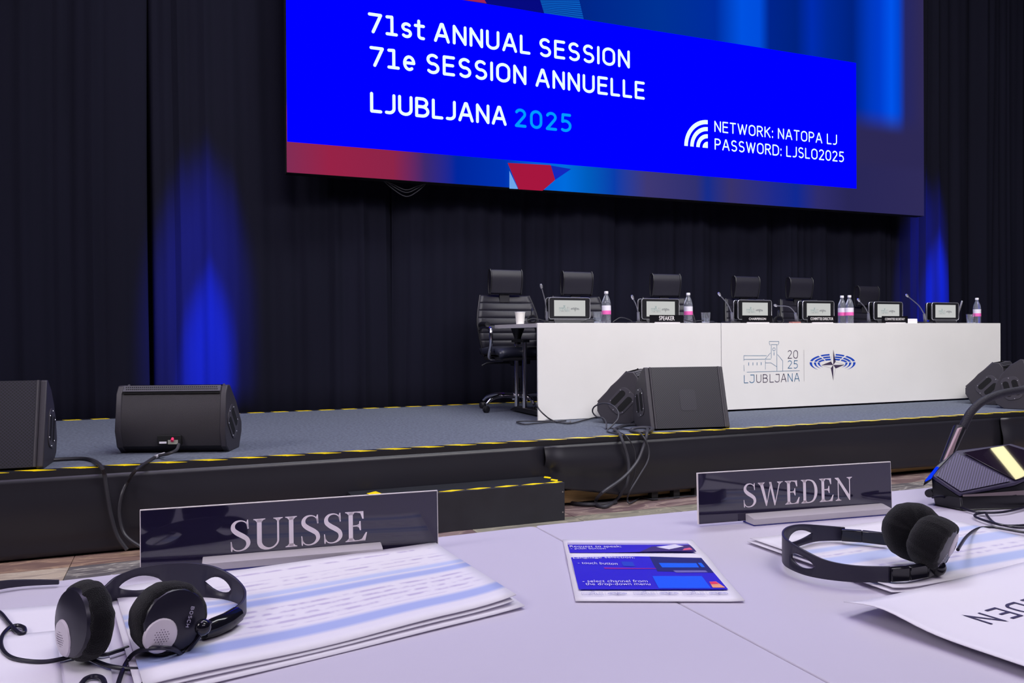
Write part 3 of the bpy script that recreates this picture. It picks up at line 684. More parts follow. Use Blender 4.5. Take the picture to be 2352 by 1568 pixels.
# ---------------- microphones
def micro(label):
    t = thing('gooseneck_microphone', label, 'microphone', (0, 0, 0), 'microphones on the stage desk')
    MB().box((0, .03, .009), (.10, .13, .018)).build('base', m_blk2, t, bevel=.006)
    MB().prism([(-.013, .0, .015), (.013, .0, .015), (.006, -.01, .085), (-.018, -.01, .085)], (0, .025, 0)).build('stem', mat('mic_grey', (120, 120, 130), .35, .5), t, bevel=.003)
    MB().tube([(-.006, .0, .08), (-.03, -.005, .15), (-.065, -.01, .215), (-.10, -.015, .265)], .0045, 8, sm=5).build('gooseneck', mat('mic_grey', (0, 0, 0)), t)
    MB().tube([(-.098, -.015, .262), (-.114, -.017, .288)], [.011, .009], 12).build('capsule', m_sil, t)
    return t
MIC = [(1258, 1242, 652), (1468, 1451, 678), (1684, 1650, 672), (1832, 1778, 700), (1997, 1970, 686), (2127, 2081, 676)]
ML = ['tallest gooseneck microphone left of the leftmost display', 'gooseneck microphone left of the SPEAKER display', 'gooseneck microphone left of the CHAIRPERSON display', 'gooseneck microphone bent low to the left, between CHAIRPERSON and COMMITTEE DIRECTOR signs',
      'gooseneck microphone left of the COMMITTEE SECRETARY display', 'gooseneck microphone left of the rightmost display']
for (bxp, txp, typ), l in zip(MIC, ML):
    b0 = P(bxp, 738, Y=5.36); tp = P(txp, typ, Y=5.33)
    t = thing('gooseneck_microphone', l, 'microphone', (b0.x, 5.36, DT), 'microphones on the stage desk')
    MB().box((b0.x, 5.39, DT+.009), (.10, .13, .018)).build('base', m_blk2, t, bevel=.006)
    st0 = V((b0.x+.004, 5.37, DT+.015)); st1 = V((b0.x-.004+(tp.x-b0.x)*.1, 5.352, DT+.088))
    MB().tube([st0, st1], [.015, .011], 8).build('stem', mat('mic_grey', (122, 122, 132), .35, .5), t)
    d = tp-st1; mid = st1+V((d.x*.28, 0, d.z*(.45 if l[:5] != 'goose' or 'low' not in l else .8)))
    MB().tube([st1, mid, tp-d.normalized()*.03], .0042, 8, sm=6).build('gooseneck', mat('mic_grey', (0, 0, 0)), t)
    MB().tube([tp-d.normalized()*.032, tp-d.normalized()*.012, tp], [.008, .011, .007], 12).build('capsule', m_sil, t)

# ---------------- signs on the desk
m_acr = mat('clear_acrylic', (246, 240, 244), .12, trans=.4, ior=1.4)
m_signw = mat('sign_white', (236, 232, 232), .5)
m_signb = mat('sign_black', (16, 15, 20), .3)
for (x0, x1, txt, hh) in ((3.258, 3.558, 'SPEAKER', .034), (4.110, 4.404, 'CHAIRPERSON', .019), (4.770, 5.064, 'COMMITTEE DIRECTOR', .024), (5.580, 5.879, 'COMMITTEE SECRETARY', .021)):
    c = (x0+x1)/2; t = thing('name_sign', 'black name sign with white lettering %s in front of its display' % txt, 'name sign', (c, 5.24, DT))
    MB().bx(x0, x1, 5.236, 5.240, DT+.001, DT+.064).build('sign_plate', m_signb, t)
    MB().bx(x0+.04, x1-.04, 5.222, 5.2355, DT, DT+.010).build('acrylic_foot', m_acr, t, bevel=.001)
    wd = {'SPEAKER': .137, 'CHAIRPERSON': .168, 'COMMITTEE DIRECTOR': .24, 'COMMITTEE SECRETARY': .232}[txt]
    face_text('lettering', txt, (c-wd/2, 5.2355, DT+.024+(.0 if txt == 'SPEAKER' else .004)), (1, 0, 0), (0, 0, 1), hh, wd, m_signw, t, bold=.003)

# ---------------- bottles, glasses, cup
m_pet = mat('clear_plastic', (235, 240, 250), .06, trans=.9, ior=1.25)
m_glass = mat('clear_glass', (240, 244, 250), .04, trans=.95, ior=1.4)
m_water = mat('water', (225, 232, 245), .02, trans=.95, ior=1.33)
m_lblw = mat('label_white', (222, 218, 228), .5); m_pink = mat('label_pink', (226, 96, 170), .5); m_capw = mat('cap_white', (232, 230, 235), .4)
def bottle(label):
    t = thing('water_bottle', label, 'bottle', (0, 0, 0), 'water bottles on the stage desk')
    MB().lathe([(.030, 0), (.034, .006), (.034, .07), (.0325, .085), (.034, .10), (.034, .15), (.030, .175), (.018, .205), (.013, .218), (.013, .232)], (0, 0, 0), seg=20).build('bottle_body', m_pet, t)
    MB().lathe([(.0343, .098), (.0345, .10), (.0345, .135), (.0343, .137)], (0, 0, 0), seg=20).build('label_band', m_lblw, t)
    MB().lathe([(.0346, .070), (.0349, .072), (.0349, .097), (.0346, .099)], (0, 0, 0), seg=20).build('label_band', m_pink, t)
    MB().lathe([(.015, .226), (.0155, .228), (.0155, .242), (.013, .245), (0, .245)], (0, 0, 0), seg=16).build('bottle_cap', m_capw, t)
    return t
bt = bottle('largest water bottle with pink label, right of the leftmost display')
bt.location = (2.967, 5.38, DT)
for px, y, l in ((1581, 5.40, 'water bottle with pink label right of the SPEAKER display'), (1934, 5.42, 'left one of the pair of water bottles right of COMMITTEE DIRECTOR'),
                 (1951, 5.36, 'right one of the pair of water bottles right of COMMITTEE DIRECTOR'), (2244, 5.42, 'water bottle at the far right end of the desk')):
    dup(bt, (P(px, 720, Y=y).x, y, DT), R(px % 90), l)
def glass(label):
    t = thing('drinking_glass', label, 'glass', (0, 0, 0), 'glasses on the stage desk')
    MB().lathe([(.0, .0), (.028, .0), (.030, .008), (.038, .088), (.0355, .088), (.028, .012), (0, .010)], (0, 0, 0), seg=20).build('tumbler', m_glass, t)
    MB().lathe([(0, .012), (.0275, .0125), (.031, .045), (0, .045)], (0, 0, 0), seg=18).build('water', m_water, t)
    return t
gl = glass('glass of water beside the largest water bottle'); gl.location = (P(1373, 720, Y=5.33).x, 5.33, DT)
dup(gl, (P(1621, 720, Y=5.33).x, 5.33, DT), 0, 'lone glass of water between SPEAKER and CHAIRPERSON signs')
dup(gl, (P(2229, 720, Y=5.36).x, 5.36, DT), 0, 'glass beside the bottle at the far right end of the desk')
t = thing('paper_cup', 'white paper cup at the left end of the stage desk', 'cup', (2.352, 5.60, DT))
MB().lathe([(.028, 0), (.030, .002), (.039, .088), (.041, .090), (.038, .089), (.028, .004), (0, .004)], (2.352, 5.60, DT), seg=20).build('cup_wall', mat('paper_cup_white', (240, 236, 228), .6), t)
MB().lathe([(.0385, .0885), (.0412, .0885), (.0412, .0925), (.0385, .0925), (.0385, .0885)], (2.352, 5.60, DT), seg=20).build('cup_rim', m_capw, t)
# tilted silver tablet seen edge on
t = thing('tablet', 'thin silver tablet leaning, seen edge on near the right end of the desk', 'tablet', (6.70, 5.38, DT))
rotm = Matrix.Rotation(R(-52), 3, 'Z') @ Matrix.Rotation(R(16), 3, 'Y')
MB().box((6.705, 5.40, DT+.110), (.014, .15, .21), rotm).build('tablet_body', m_sil, t, bevel=.003)
MB().box((6.70, 5.40, DT+.006), (.10, .10, .012)).build('tablet_stand', m_blk2, t, bevel=.003)
# white card box beside the committee secretary sign
t = MB().bx(5.885, 6.01, 5.25, 5.33, DT, DT+.042).build('paper_stack', mat('paper_white', (232, 230, 234), .6), origin=(5.95, 5.29, DT), bevel=.002)
tag(t, 'small stack of white paper right of the COMMITTEE SECRETARY sign', 'paper')
t = MB().bx(4.61, 4.70, 5.24, 5.28, DT, DT+.014).build('pocket_notebook', mat('notebook_brown', (150, 92, 84), .6), origin=(4.65, 5.26, DT), bevel=.002)
tag(t, 'small reddish notebook on the desk right of the CHAIRPERSON sign', 'notebook')
# cables on the desk
for pts, l in (([(1205, 740), (1225, 733), (1250, 738), (1262, 741)], 'cable behind the left end of the desk near the paper cup'), ([(1335, 741), (1352, 735), (1370, 738), (1382, 741)], 'cable in front of the leftmost glass'),
               ([(1408, 741), (1425, 731), (1442, 734), (1452, 740)], 'cable arch left of the second microphone'), ([(1568, 735), (1590, 741), (1606, 738), (1640, 740)], 'cable right of the SPEAKER sign'), ([(2080, 740), (2095, 737), (2110, 741)], 'cable right of the COMMITTEE SECRETARY sign')):
    q = [P(x, max(726, y-2), Y=5.30+.01*i) for i, (x, y) in enumerate(pts)]
    for p in q: p.z = max(p.z, DT+.004)
    o = MB().tube(q, .0035, 6, sm=6).build('desk_cable', m_blk, origin=q[0]); tag(o, 'thin black '+l, 'cable', 'cables on the stage desk')

# ================================================================== FLOOR MONITOR SPEAKERS
m_cab = mat('speaker_cabinet', (46, 43, 49), .62, bump=.5, bscale=500, noise=.06, nscale=9)
m_chk = mat('speaker_cheek', (52, 49, 57), .5, bump=.2, bscale=300)
m_gril = perf('speaker_grille', (34, 31, 47), (5, 5, 10), 95, .45, 'UV', .36)
P1 = [(.0, .012), (.01, .0), (.235, .0), (.295, .035), (.315, .10), (.295, .19), (.255, .27), (.195, .345), (.125, .392), (.103, .392)]   # steep grille (first edge: bottom lip -> top)
P2 = [(.085, .135), (.085, .085), (.135, .0), (.31, .0), (.36, .035), (.385, .12), (.362, .312), (.335, .352), (.290, .352), (.18, .255)]
def wedge(label, prof, width, g0, g1, back=None, s=1., group='black floor monitor speakers on the stage'):
    t = thing('floor_monitor', label, 'speaker', (0, 0, 0), group); w_ = width
    pf = [(y*s, z*s) for y, z in prof]; g0 = (g0[0]*s, g0[1]*s); g1 = (g1[0]*s, g1[1]*s)
    cy = sum(p[0] for p in pf)/len(pf); cz = sum(p[1] for p in pf)/len(pf)
    inn = [(cy+(y-cy)*.965, max(.004, cz+(z-cz)*.965)) for y, z in pf]
    MB().prism([(-w_/2+.01, y, z) for y, z in inn], (w_-.02, 0, 0)).build('cabinet', m_cab, t, bevel=.006)
    for sg in (-1, 1):
        x = sg*(w_/2-.03) if sg > 0 else -w_/2
        ck = MB().prism([(x, y, z) for y, z in pf], (.03, 0, 0)).build('side_cheek', m_chk, t, bevel=.005)
        # handle plate with two slots, parallel to the grille
        gd = V((0, g1[0]-g0[0], g1[1]-g0[1])).normalized(); gn = V((0, gd.z, -gd.y))
        if gn.y < 0: gn = -gn
        hc = V((sg*w_/2, cy, cz)) - V((0, 0, .01)); xo = sg*.0015
        pl = [(a, b) for a, b in rrect(.066, .090, .045, 6)]
        hp = MB().prism([hc+gn*a+gd*b for a, b in pl], (sg*.004, 0, 0)).build('handle_plate', mat('handle_plate_grey', (62, 59, 68), .45), ck, bevel=.001)
        b = MB()
        for k in (-1, 1):
            b.poly([hc+V((sg*.0045, 0, 0))+gn*(k*.031+a)+gd*bb for a, bb in rrect(.021, .062, .020, 6)])
        b.build('handle_slot', mat('slot_black', (4, 4, 8), .8), ck, merge=False, smooth=False)
        b = MB()
        for a, bb in ((-.056, .05), (.056, .05), (-.056, -.05), (.056, -.05), (0, .082), (0, -.082)): b.lathe([(.0035, 0), (.003, .002)], hc+V((sg*.004, 0, 0))+gn*a+gd*bb, (sg, 0, 0), 8)
        b.build('plate_screw', m_sil, ck)
    # grille
    G0, G1 = V((0, *g0)), V((0, *g1)); gd = (G1-G0); Lg = gd.length; gd.normalize(); gn = V((0, -gd.z, gd.y))
    X = V((1, 0, 0)); q = lambda a, b, c: X*a+G0+gd*b+gn*c
    n = 6; b = MB()
    b.grid(lambda u, v: q((-1+2*u)*(w_/2-.03), Lg*v, .004), 8, 8)
    b.build('grille', m_gril, t, uv=lambda c: (c.x, (c-G0).dot(gd)))
    MB().add([q(x, y, .006) for x, y in rrect(.055, .065, .02)] if 0 else [q(x*1.0, Lg*.45+y, .0055) for x, y in rrect(.055, .068, .02)], [tuple(range(24))]).build('badge', perf('badge_mesh', (42, 40, 54), (15, 14, 22), 95, .45, 'UV', .34), t, smooth=False, uv=lambda c: (c.x, (c-G0).dot(gd)))
    for sg in (-1, 1):
        MB().tube([q(sg*(w_/2-.034), .0, .004), q(sg*(w_/2-.034), Lg, .004)], .007, 6).build('grille_trim', m_chk, t)
    return t, q, Lg
def rear_details(t, width, prof_top, s=1.):
    """vent strip along the top edge and connector recess low on the back"""
    a0 = V((0, .362, .312)); a1 = V((0, .335, .352)); d = a1-a0; nn = V((0, d.z, -d.y)).normalized(); X = V((1, 0, 0))
    b = MB().prism([X*(-width/2+.032)+a0+d*.25, X*(-width/2+.032)+a0+d*.98, X*(width/2-.032)+a0+d*.98, X*(width/2-.032)+a0+d*.25], nn*.003).build('vent_strip', mat('vent_frame', (74, 72, 82), .5), t)
    v = MB(); n = 46
    for i in range(n):
        x = -width/2+.05+(width-.1)*i/(n-1)
        for k in (0, 1):
            c = X*(x+.004*k)+a0+d*(.50+.26*k)+nn*.0034
            v.poly([c-X*.0035-d*.07, c+X*.0035-d*.07, c+X*.0035+d*.07, c-X*.0035+d*.07])
    v.build('vent_holes', mat('slot_black', (4, 4, 8), .8), b, merge=False)['kind'] = 'stuff'
    MB().bx(-width/2+.032, width/2-.032, .358, .3655, .312, .319).build('shadow_gap', mat('slot_black', (4, 4, 8), .8), t)
t1, _, _ = wedge('black floor monitor with round-cornered mesh grille, in front of the white desk', P1, .54, (.0, .012), (.103, .392))
pl = P(1513, 989, z=SZ); pr_ = P(1660, 984, z=SZ)
ang = math.atan2(pr_.y-pl.y, pr_.x-pl.x)
t1.location = ((pl.x+pr_.x)/2, (pl.y+pr_.y)/2, SZ); t1.rotation_euler = (0, 0, ang)
E1 = dup(t1, (6.83, 4.86, SZ), R(22), 'black floor monitor at the far right edge, cut off by the frame')
A1 = dup(t1, (-.872, 4.262, SZ), R(-3), 'black floor monitor at the left edge, mesh grille cut off by the frame')
for c in A1, : c.scale = (1.02, 1.02, 1.03)
t2, _, _ = wedge('black floor monitor seen from behind, cable plugged into its back', P2, .56, (.087, .14), (.288, .350))
rear_details(t2, .56, .352)
b = MB().bx(-.055, .065, .352, .384, .048, .098).build('connector_recess', mat('slot_black', (4, 4, 8), .8), t2, bevel=.004)
MB().bx(.018, .054, .379, .3855, .056, .066).build('connector_label', mat('label_white', (0, 0, 0)), b)
MB().bx(-.040, .010, .379, .3855, .052, .074).build('connector_plate', mat('label_grey', (150, 150, 140), .5), b)
MB().tube([(-.012, .375, .085), (-.014, .395, .070)], .008, 8).build('plug_ring', mat('plug_pink', (230, 40, 100), .4), b)
# the back (+Y local) faces the camera: turn round
def place_back(t, pa, pb_, off):
    a = P(*pa, z=SZ); b = P(*pb_, z=SZ); d = (b-a).normalized(); ang = math.atan2(d.y, d.x)+PI
    c = (a+b)/2; n = V((-d.y, d.x, 0))      # towards the stage back
    t.location = (c.x+n.x*off, c.y+n.y*off, SZ); t.rotation_euler = (0, 0, ang); return ang
place_back(t2, (277, 1043), (512, 1040), .36)
t3 = dup(t2, (0, 0, 0), 0, 'black floor monitor seen from its side, tucked behind the mesh one')
t4 = dup(t2, (0, 0, 0), 0, 'black floor monitor seen from its side at the right end of the desk')
def by_cheek(t_, px, py, local, rz):
    q = P(px, py, z=SZ); d = Matrix.Rotation(rz, 3, 'Z') @ V(local); t_.location = (q.x-d.x, q.y-d.y, SZ); t_.rotation_euler = (0, 0, rz)
by_cheek(E1, 2338, 940, (-.27, .14, 0), R(22))
by_cheek(t3, 1420, 973, (.28, .23, 0), R(-130)); by_cheek(t4, 2262, 929, (.28, .23, 0), R(-152))
for t_ in (t3, t4):
    for c in list(t_.children):
        if c.name.startswith('connector_recess'):
            for q in list(c.children): bpy.data.objects.remove(q)
            bpy.data.objects.remove(c)

# ================================================================== CABLES ON AND OVER THE STAGE
m_cab1 = mat('cable_rubber', (44, 43, 50), .45); m_cab2 = mat('cable_grey', (52, 52, 60), .5)
def cable(pts, r, label, m=m_cab1, name='cable', grp='cables on the stage', sm=6):
    q = []
    for p in pts:
        x, y, k, v = p
        q.append(P(x, y, z=v) if k == 'z' else P(x, y, Y=v))
    o = MB().tube(q, r, 8, sm=sm).build(name, m, origin=q[0]); return tag(o, label, 'cable', grp)
zc = SZ+.009; YF = 4.155
cable([(118, 1056, 'z', zc), (150, 1054, 'z', zc), (192, 1053, 'z', zc), (215, 1058, 'z', zc), (232, 1071, 'z', zc+.004), (240, 1090, 'Y', YF), (246, 1130, 'Y', YF-.01), (256, 1185, 'Y', YF-.02), (270, 1230, 'Y', YF-.03), (292, 1262, 'Y', YF-.05)], .0095, 'black cable from the left-edge monitor hanging over the stage front')
cable([(411, 1019, 'Y', 4.33), (405, 1033, 'Y', 4.31), (385, 1042, 'Y', 4.29), (360, 1048, 'z', zc), (335, 1063, 'z', zc), (313, 1078, 'z', zc+.004), (295, 1103, 'Y', YF), (280, 1135, 'Y', YF-.01), (274, 1175, 'Y', YF-.02), (281, 1215, 'Y', YF-.03), (297, 1238, 'Y', YF-.05), (335, 1262, 'Y', YF-.08)], .008, 'black cable with a pale tag plugged into the rear-facing monitor')
o = MB().tube([P(357, 1049, z=zc+.001), P(368, 1045, z=zc+.004), P(379, 1042, z=zc+.010)], .0095, 8).build('cable_tag', mat('tag_grey', (170, 168, 176), .5), origin=P(368, 1045, z=zc)); tag(o, 'pale tag wrapped round the cable of the rear-facing monitor', 'tag')
cable([(1500, 975, 'z', zc), (1440, 976, 'z', zc), (1412, 985, 'z', zc+.004), (1420, 992, 'z', zc), (1427, 1005, 'Y', YF), (1440, 1045, 'Y', YF-.02), (1444, 1080, 'Y', YF-.03), (1436, 1118, 'Y', YF-.04), (1415, 1148, 'z', .02), (1392, 1163, 'z', .012), (1372, 1160, 'z', .012), (1369, 1148, 'z', .03), (1385, 1130, 'Y', YF-.1), (1430, 1098, 'Y', YF-.06), (1462, 1062, 'Y', YF-.03), (1478, 1025, 'Y', YF-.01), (1487, 992, 'Y', YF+.01), (1487, 982, 'z', zc+.004)], .0095, 'thick black cable looping down to the floor and back over the stage edge', m_cab2)
cable([(1400, 983, 'z', zc), (1435, 985, 'z', zc), (1462, 990, 'z', zc+.004), (1478, 1003, 'Y', YF-.01), (1490, 1030, 'Y', YF-.02), (1488, 1058, 'Y', YF-.03), (1468, 1093, 'Y', YF-.05), (1447, 1128, 'Y', YF-.07), (1441, 1146, 'z', .03), (1448, 1155, 'z', .01), (1478, 1137, 'z', .008)], .005, 'thin black cable curving out and down right of the thick loop', m_cab2)
cable([(1425, 993, 'z', zc), (1440, 1003, 'Y', YF), (1456, 1030, 'Y', YF-.012), (1460, 1060, 'Y', YF-.015), (1457, 1090, 'Y', YF-.02), (1448, 1120, 'Y', YF-.02)], .0035, 'thinnest black cable hanging between the two loops')
cable([(1500, 984, 'z', zc+.012), (1490, 990, 'z', zc+.004), (1460, 991, 'z', zc+.004), (1448, 987, 'z', zc), (1465, 982, 'z', zc+.012), (1490, 982, 'z', zc+.014), (1499, 987, 'z', zc+.008), (1480, 993, 'z', zc+.006)], .0095, 'coil of thick cable at the foot of the mesh-fronted monitor', m_cab2, sm=5)
cable([(1393, 984, 'z', zc), (1392, 970, 'Y', 4.62), (1385, 960, 'Y', 4.66), (1370, 956, 'Y', 4.7), (1361, 945, 'Y', 4.7), (1366, 933, 'Y', 4.66), (1385, 926, 'Y', 4.6), (1405, 930, 'Y', 4.5), (1419, 944, 'Y', 4.45), (1419, 962, 'Y', 4.42), (1405, 978, 'Y', 4.40), (1395, 990, 'z', zc), (1420, 996, 'z', zc)], .005, 'thin cable springing up in a loop before the side-facing monitor', m_cab2)
cable([(1392, 958, 'z', zc), (1370, 958, 'z', zc), (1340, 965, 'z', zc), (1308, 972, 'z', zc), (1270, 968, 'z', zc), (1240, 967, 'z', zc), (1200, 967, 'z', zc), (1187, 969, 'z', zc), (1205, 974, 'z', zc), (1240, 971, 'z', zc), (1300, 966, 'z', zc)], .005, 'thin black cable lying along the foot of the desk')
cable([(1232, 925, 'Y', 5.15), (1237, 938, 'Y', 5.13), (1250, 952, 'Y', 5.10), (1265, 963, 'z', zc), (1285, 970, 'z', zc), (1308, 971, 'z', zc), (1310, 967, 'z', zc)], .005, 'thin black cable running down the left corner of the desk')
cable([(1294, 1150, 'z', .012), (1320, 1156, 'z', .012), (1350, 1158, 'z', .014), (1390, 1157, 'z', .012), (1415, 1153, 'z', .012)], .012, 'thick black cable on the floor beside the step')
cable([(1470, 1140, 'z', .01), (1500, 1146, 'z', .01), (1560, 1141, 'z', .01), (1600, 1138, 'z', .01)], .004, 'thin cable on the marble under the stage edge')

# ================================================================== FOREGROUND TABLES
m_tab = mat('lilac_white_tabletop', (196, 190, 206), .5, noise=.015, nscale=5)
def conf_table(label, poly, legs):
    c = (sum(p[0] for p in poly)/4, sum(p[1] for p in poly)/4, 0)
    t = thing('conference_table', label, 'table', c)
    MB().prism([(x, y, T-.026) for x, y in poly], (0, 0, .026)).build('table_top', m_tab, t, bevel=.0012)
    for x in legs:
        for y in (.42, .52): MB().tube([(x, y, .05), (x, y, T-.03)], .02, 12).build('leg', m_chrome, t)
        MB().prism([(x-.035, .12, 0), (x-.035, .86, 0), (x-.03, .80, .045), (x-.03, .18, .045)], (.07, 0, 0)).build('foot', m_blk, t, bevel=.004)
        MB().bx(x-.03, x+.03, .2, .75, T-.045, T-.026).build('top_bracket', m_blk, t)
    return t
def rc_poly(poly, idx, r):
    """round one corner"""
    p = V((*poly[idx], 0)); a = V((*poly[idx-1], 0)); b = V((*poly[(idx+1) % len(poly)], 0))
    u, v = (a-p).normalized()*r, (b-p).normalized()*r; out = []
    for k in range(6):
        q = R(90*k/5); out.append(tuple((p+u*(1-math.sin(q))+v*(1-math.cos(q)))[:2]))
    return poly[:idx]+out+poly[idx+1:]
XS = .4105
pl_ = [(-1.25, .06), (XS-.0010, .06), (XS-.0010, .934), (-1.25, .865)]
pr2 = [(XS+.0004, .06), (1.95, .06), (1.95, .900), (XS+.0004, .9345)]
conf_table('near white table on the left, holding the SUISSE name plate', rc_poly(pl_, 2, .009), (-1.0, .1))
conf_table('near white table on the right, holding the SWEDEN name plate', rc_poly(pr2, 3, .006), (.75, 1.75))

# ---------------- name plates
m_plate = mat('plate_gloss_black', (34, 29, 54), .05, coat=.6, spec=.7)
m_pedge = mat('plate_edge_white', (248, 240, 236), .4)
m_plet = mat('plate_letter', (252, 240, 246), .5)
def name_plate(label, word, bl, br, tl, tr, t0, t1, ttop, acr, lean=2):
    B, C_ = P(*bl, z=T+.003), P(*br, z=T+.003); ux = (C_-B).normalized(); nh = V((ux.y, -ux.x, 0))      # towards the camera
    uy = (V((0, 0, 1))*math.cos(R(lean))-nh*math.sin(R(lean))).normalized(); n = ux.cross(uy)
    if n.y > 0: n = -n
    def on(px, off=0):
        d = ray(*px); o = B+n*off; return CAM+d*((o-CAM).dot(n)/d.dot(n))
    t = thing('name_plate', label, 'name plate', ((B+C_)/2)[:])
    hgt = ((on(tl)-B).dot(uy)+(on(tr)-C_).dot(uy))/2; wd = (C_-B).length
    MB().prism([B, B+ux*wd, B+ux*wd+uy*hgt, B+uy*hgt], -n*.003).build('backing_plate', m_pedge, t, bevel=.0002)
    e = .0009
    MB().prism([B+ux*e+n*.0004+uy*e*.3, B+ux*(wd-e)+n*.0004+uy*e*.3, B+ux*(wd-e)+uy*(hgt-e)+n*.0004, B+ux*e+uy*(hgt-e)+n*.0004], -n*.0003).build('black_face', m_plate, t)
    a, b = on(t0, .0006), on(t1, .0006); tx = (b-a).normalized(); ty = n.cross(tx)
    if ty.z < 0: ty = -ty
    h = (on(ttop, .0006)-a).dot(ty)
    mb = MB(); serif_text(mb, word, a, tx, ty, h, (b-a).length); mb.build('lettering', m_plet, t, merge=False, smooth=False)
    # acrylic foot lying in front of the plate
    p0, p1, dp, hh = acr; q0 = B+ux*p0; fr = nh
    MB().prism([q0+V((0, 0, -.0025)), q0+fr*dp+V((0, 0, -.0025)), q0+fr*dp+V((0, 0, hh)), q0+fr*.004+V((0, 0, hh+.003)), q0-nh*.002+V((0, 0, hh+.003))], ux*(p1-p0)).build('acrylic_foot', m_acr, t, bevel=.0004)
    MB().prism([q0-fr*.006+V((0, 0, -.0028)), q0+fr*(dp)+V((0, 0, -.0028)), q0+fr*dp+V((0, 0, -.0012)), q0-fr*.006+V((0, 0, -.0012))], ux*(p1-p0)).build('blue_refraction', mat('acrylic_refraction_blue', (40, 44, 140), .15), t)  # blue slab paints the refraction along the acrylic's lower edge
    return t
name_plate('black name plate lettered SUISSE on the left table', 'SUISSE', (321.5, 1311), (1007, 1251), (319.5, 1178), (1008.5, 1119), (527.5, 1267.5), (842, 1240.5), (527.5, 1196), (.06, .245, .017, .006))
name_plate('black name plate lettered SWEDEN on the right table', 'SWEDEN', (1604.5, 1204), (2049, 1168.5), (1601, 1086.7), (2049, 1059), (1707, 1165.5), (1960, 1147), (1707, 1110.5), (.067, .275, .019, .006))

# ---------------- papers
def print_mat(name, bands, seed=1, paper=(226, 222, 232), lines=60, dark=(150, 140, 176), lo=.04, hi=.96, regions=()):
    """paper with tinted rows and soft grey text rows; printed on UV"""
    m = bpy.data.materials.new(name); m.use_nodes = True; nt = m.node_tree; b = nt.nodes['Principled BSDF']; N = nt.nodes.new; L = nt.links.new
    b.inputs['Roughness'].default_value = .6
    tc = N('ShaderNodeTexCoord'); s = N('ShaderNodeSeparateXYZ'); L(tc.outputs['UV'], s.inputs[0])
    r = N('ShaderNodeValToRGB'); e = r.color_ramp.elements
    st = [(0, paper)]
    bands = sorted(bands); regions = sorted(regions)
    for v0, v1, c in bands: st += [(max(.001, v0-.018), paper), (v0+.012, c), (v1-.012, c), (min(.999, v1+.018), paper)]
    while len(e) < len(st): e.new(.5)
    for q, (p, c) in zip(e, st): q.position = p; q.color = rgba(c)
    L(s.outputs[1], r.inputs[0])
    w1 = N('ShaderNodeTexWave'); w1.wave_type = 'BANDS'; w1.bands_direction = 'Y'; w1.inputs['Scale'].default_value = lines/6.28*2; w1.inputs['Distortion'].default_value = 0; L(tc.outputs['UV'], w1.inputs['Vector'])
    mp = N('ShaderNodeMapping'); mp.inputs['Scale'].default_value = (14, 9, 1); mp.inputs['Location'].default_value = (seed, seed*2, 0); L(tc.outputs['UV'], mp.inputs[0])
    n = N('ShaderNodeTexNoise'); n.inputs['Scale'].default_value = 1.6; n.inputs['Detail'].default_value = 2; L(mp.outputs[0], n.inputs['Vector'])
    def ss(src, a, c):
        q = N('ShaderNodeMapRange'); q.interpolation_type = 'SMOOTHSTEP'; q.inputs[1].default_value = a; q.inputs[2].default_value = c; L(src, q.inputs[0]); return q.outputs[0]
    def mul(a, c):
        q = N('ShaderNodeMath'); q.operation = 'MULTIPLY'; L(a, q.inputs[0]); L(c, q.inputs[1]); return q.outputs[0]
    f = mul(ss(w1.outputs[0], .25, 1.0), ss(n.outputs[0], .36, .60)); f = mul(f, ss(s.outputs[0], lo-.02, lo+.03)); f = mul(f, ss(s.outputs[0], hi+.03, hi-.03))
    rr = N('ShaderNodeValToRGB'); e = rr.color_ramp.elements; stops = [(0, 0)]
    for v0, v1 in regions: stops += [(max(.002, v0-.01), 0), (v0+.01, .75), (v1-.01, .75), (min(.998, v1+.01), 0)]
    while len(e) < len(stops): e.new(.5)
    for q, (p, c) in zip(e, stops): q.position = p; q.color = (c, c, c, 1)
    L(s.outputs[1], rr.inputs[0]); f = mul(f, rr.outputs[0])
    mx = N('ShaderNodeMix'); mx.data_type = 'RGBA'; L(f, mx.inputs[0]); L(r.outputs[0], mx.inputs[6]); mx.inputs[7].default_value = rgba(dark)
    L(mx.outputs[2], b.inputs['Base Color']); return m
m_pap = mat('plain_paper', (228, 224, 234), .6)
def sheet(name, corners, z, label, m=m_pap, lift=None, nu=20, nv=14, parent=None, th=.0007, cat='paper', group=None):
    """corners: far-left, far-right, near-right, near-left in world XY; uv: u left->right, v near->far"""
    fl, fr, nr, nl = [V((*c[:2], 0)) for c in corners]
    def pos(u, v):
        p = nl.lerp(nr, u).lerp(fl.lerp(fr, u), v); return V((p.x, p.y, z+(lift(u, v) if lift else 0)))
    mb = MB().grid(pos, nu, nv); uvs = [(i/nu, j/nv) for j in range(nv+1) for i in range(nu+1)]
    o = mb.build(name, m, parent, origin=None if parent else pos(.5, .5), solid=th, merge=False, bevel=0)
    l = o.data.uv_layers.new(name='UVMap')
    for lp in o.data.loops: l.data[lp.index].uv = uvs[lp.vertex_index]
    if not parent: tag(o, label, cat, group)
    return o, pos
def pz(x, y, z=T): return tuple(P(x, y, z=z)[:2])
BL = (166, 178, 226); BL2 = (186, 196, 232)
m_doc1 = print_mat('agenda_print', [(.585, .635, BL2), (.50, .565, BL), (.12, .20, BL)], 2, lines=19, regions=((.72, .80), (.66, .70), (.24, .46), (.88, .94)), dark=(178, 166, 202))
cur1 = lambda u, v: .0035*max(0, (u-.80)/.2)**2*max(0, 1-abs(v-.0)/.8)+.0008*math.sin(u*9+1)*(1-v)
c1 = [pz(262, 1364), pz(1000, 1257), pz(1186, 1392), pz(330, 1597)]
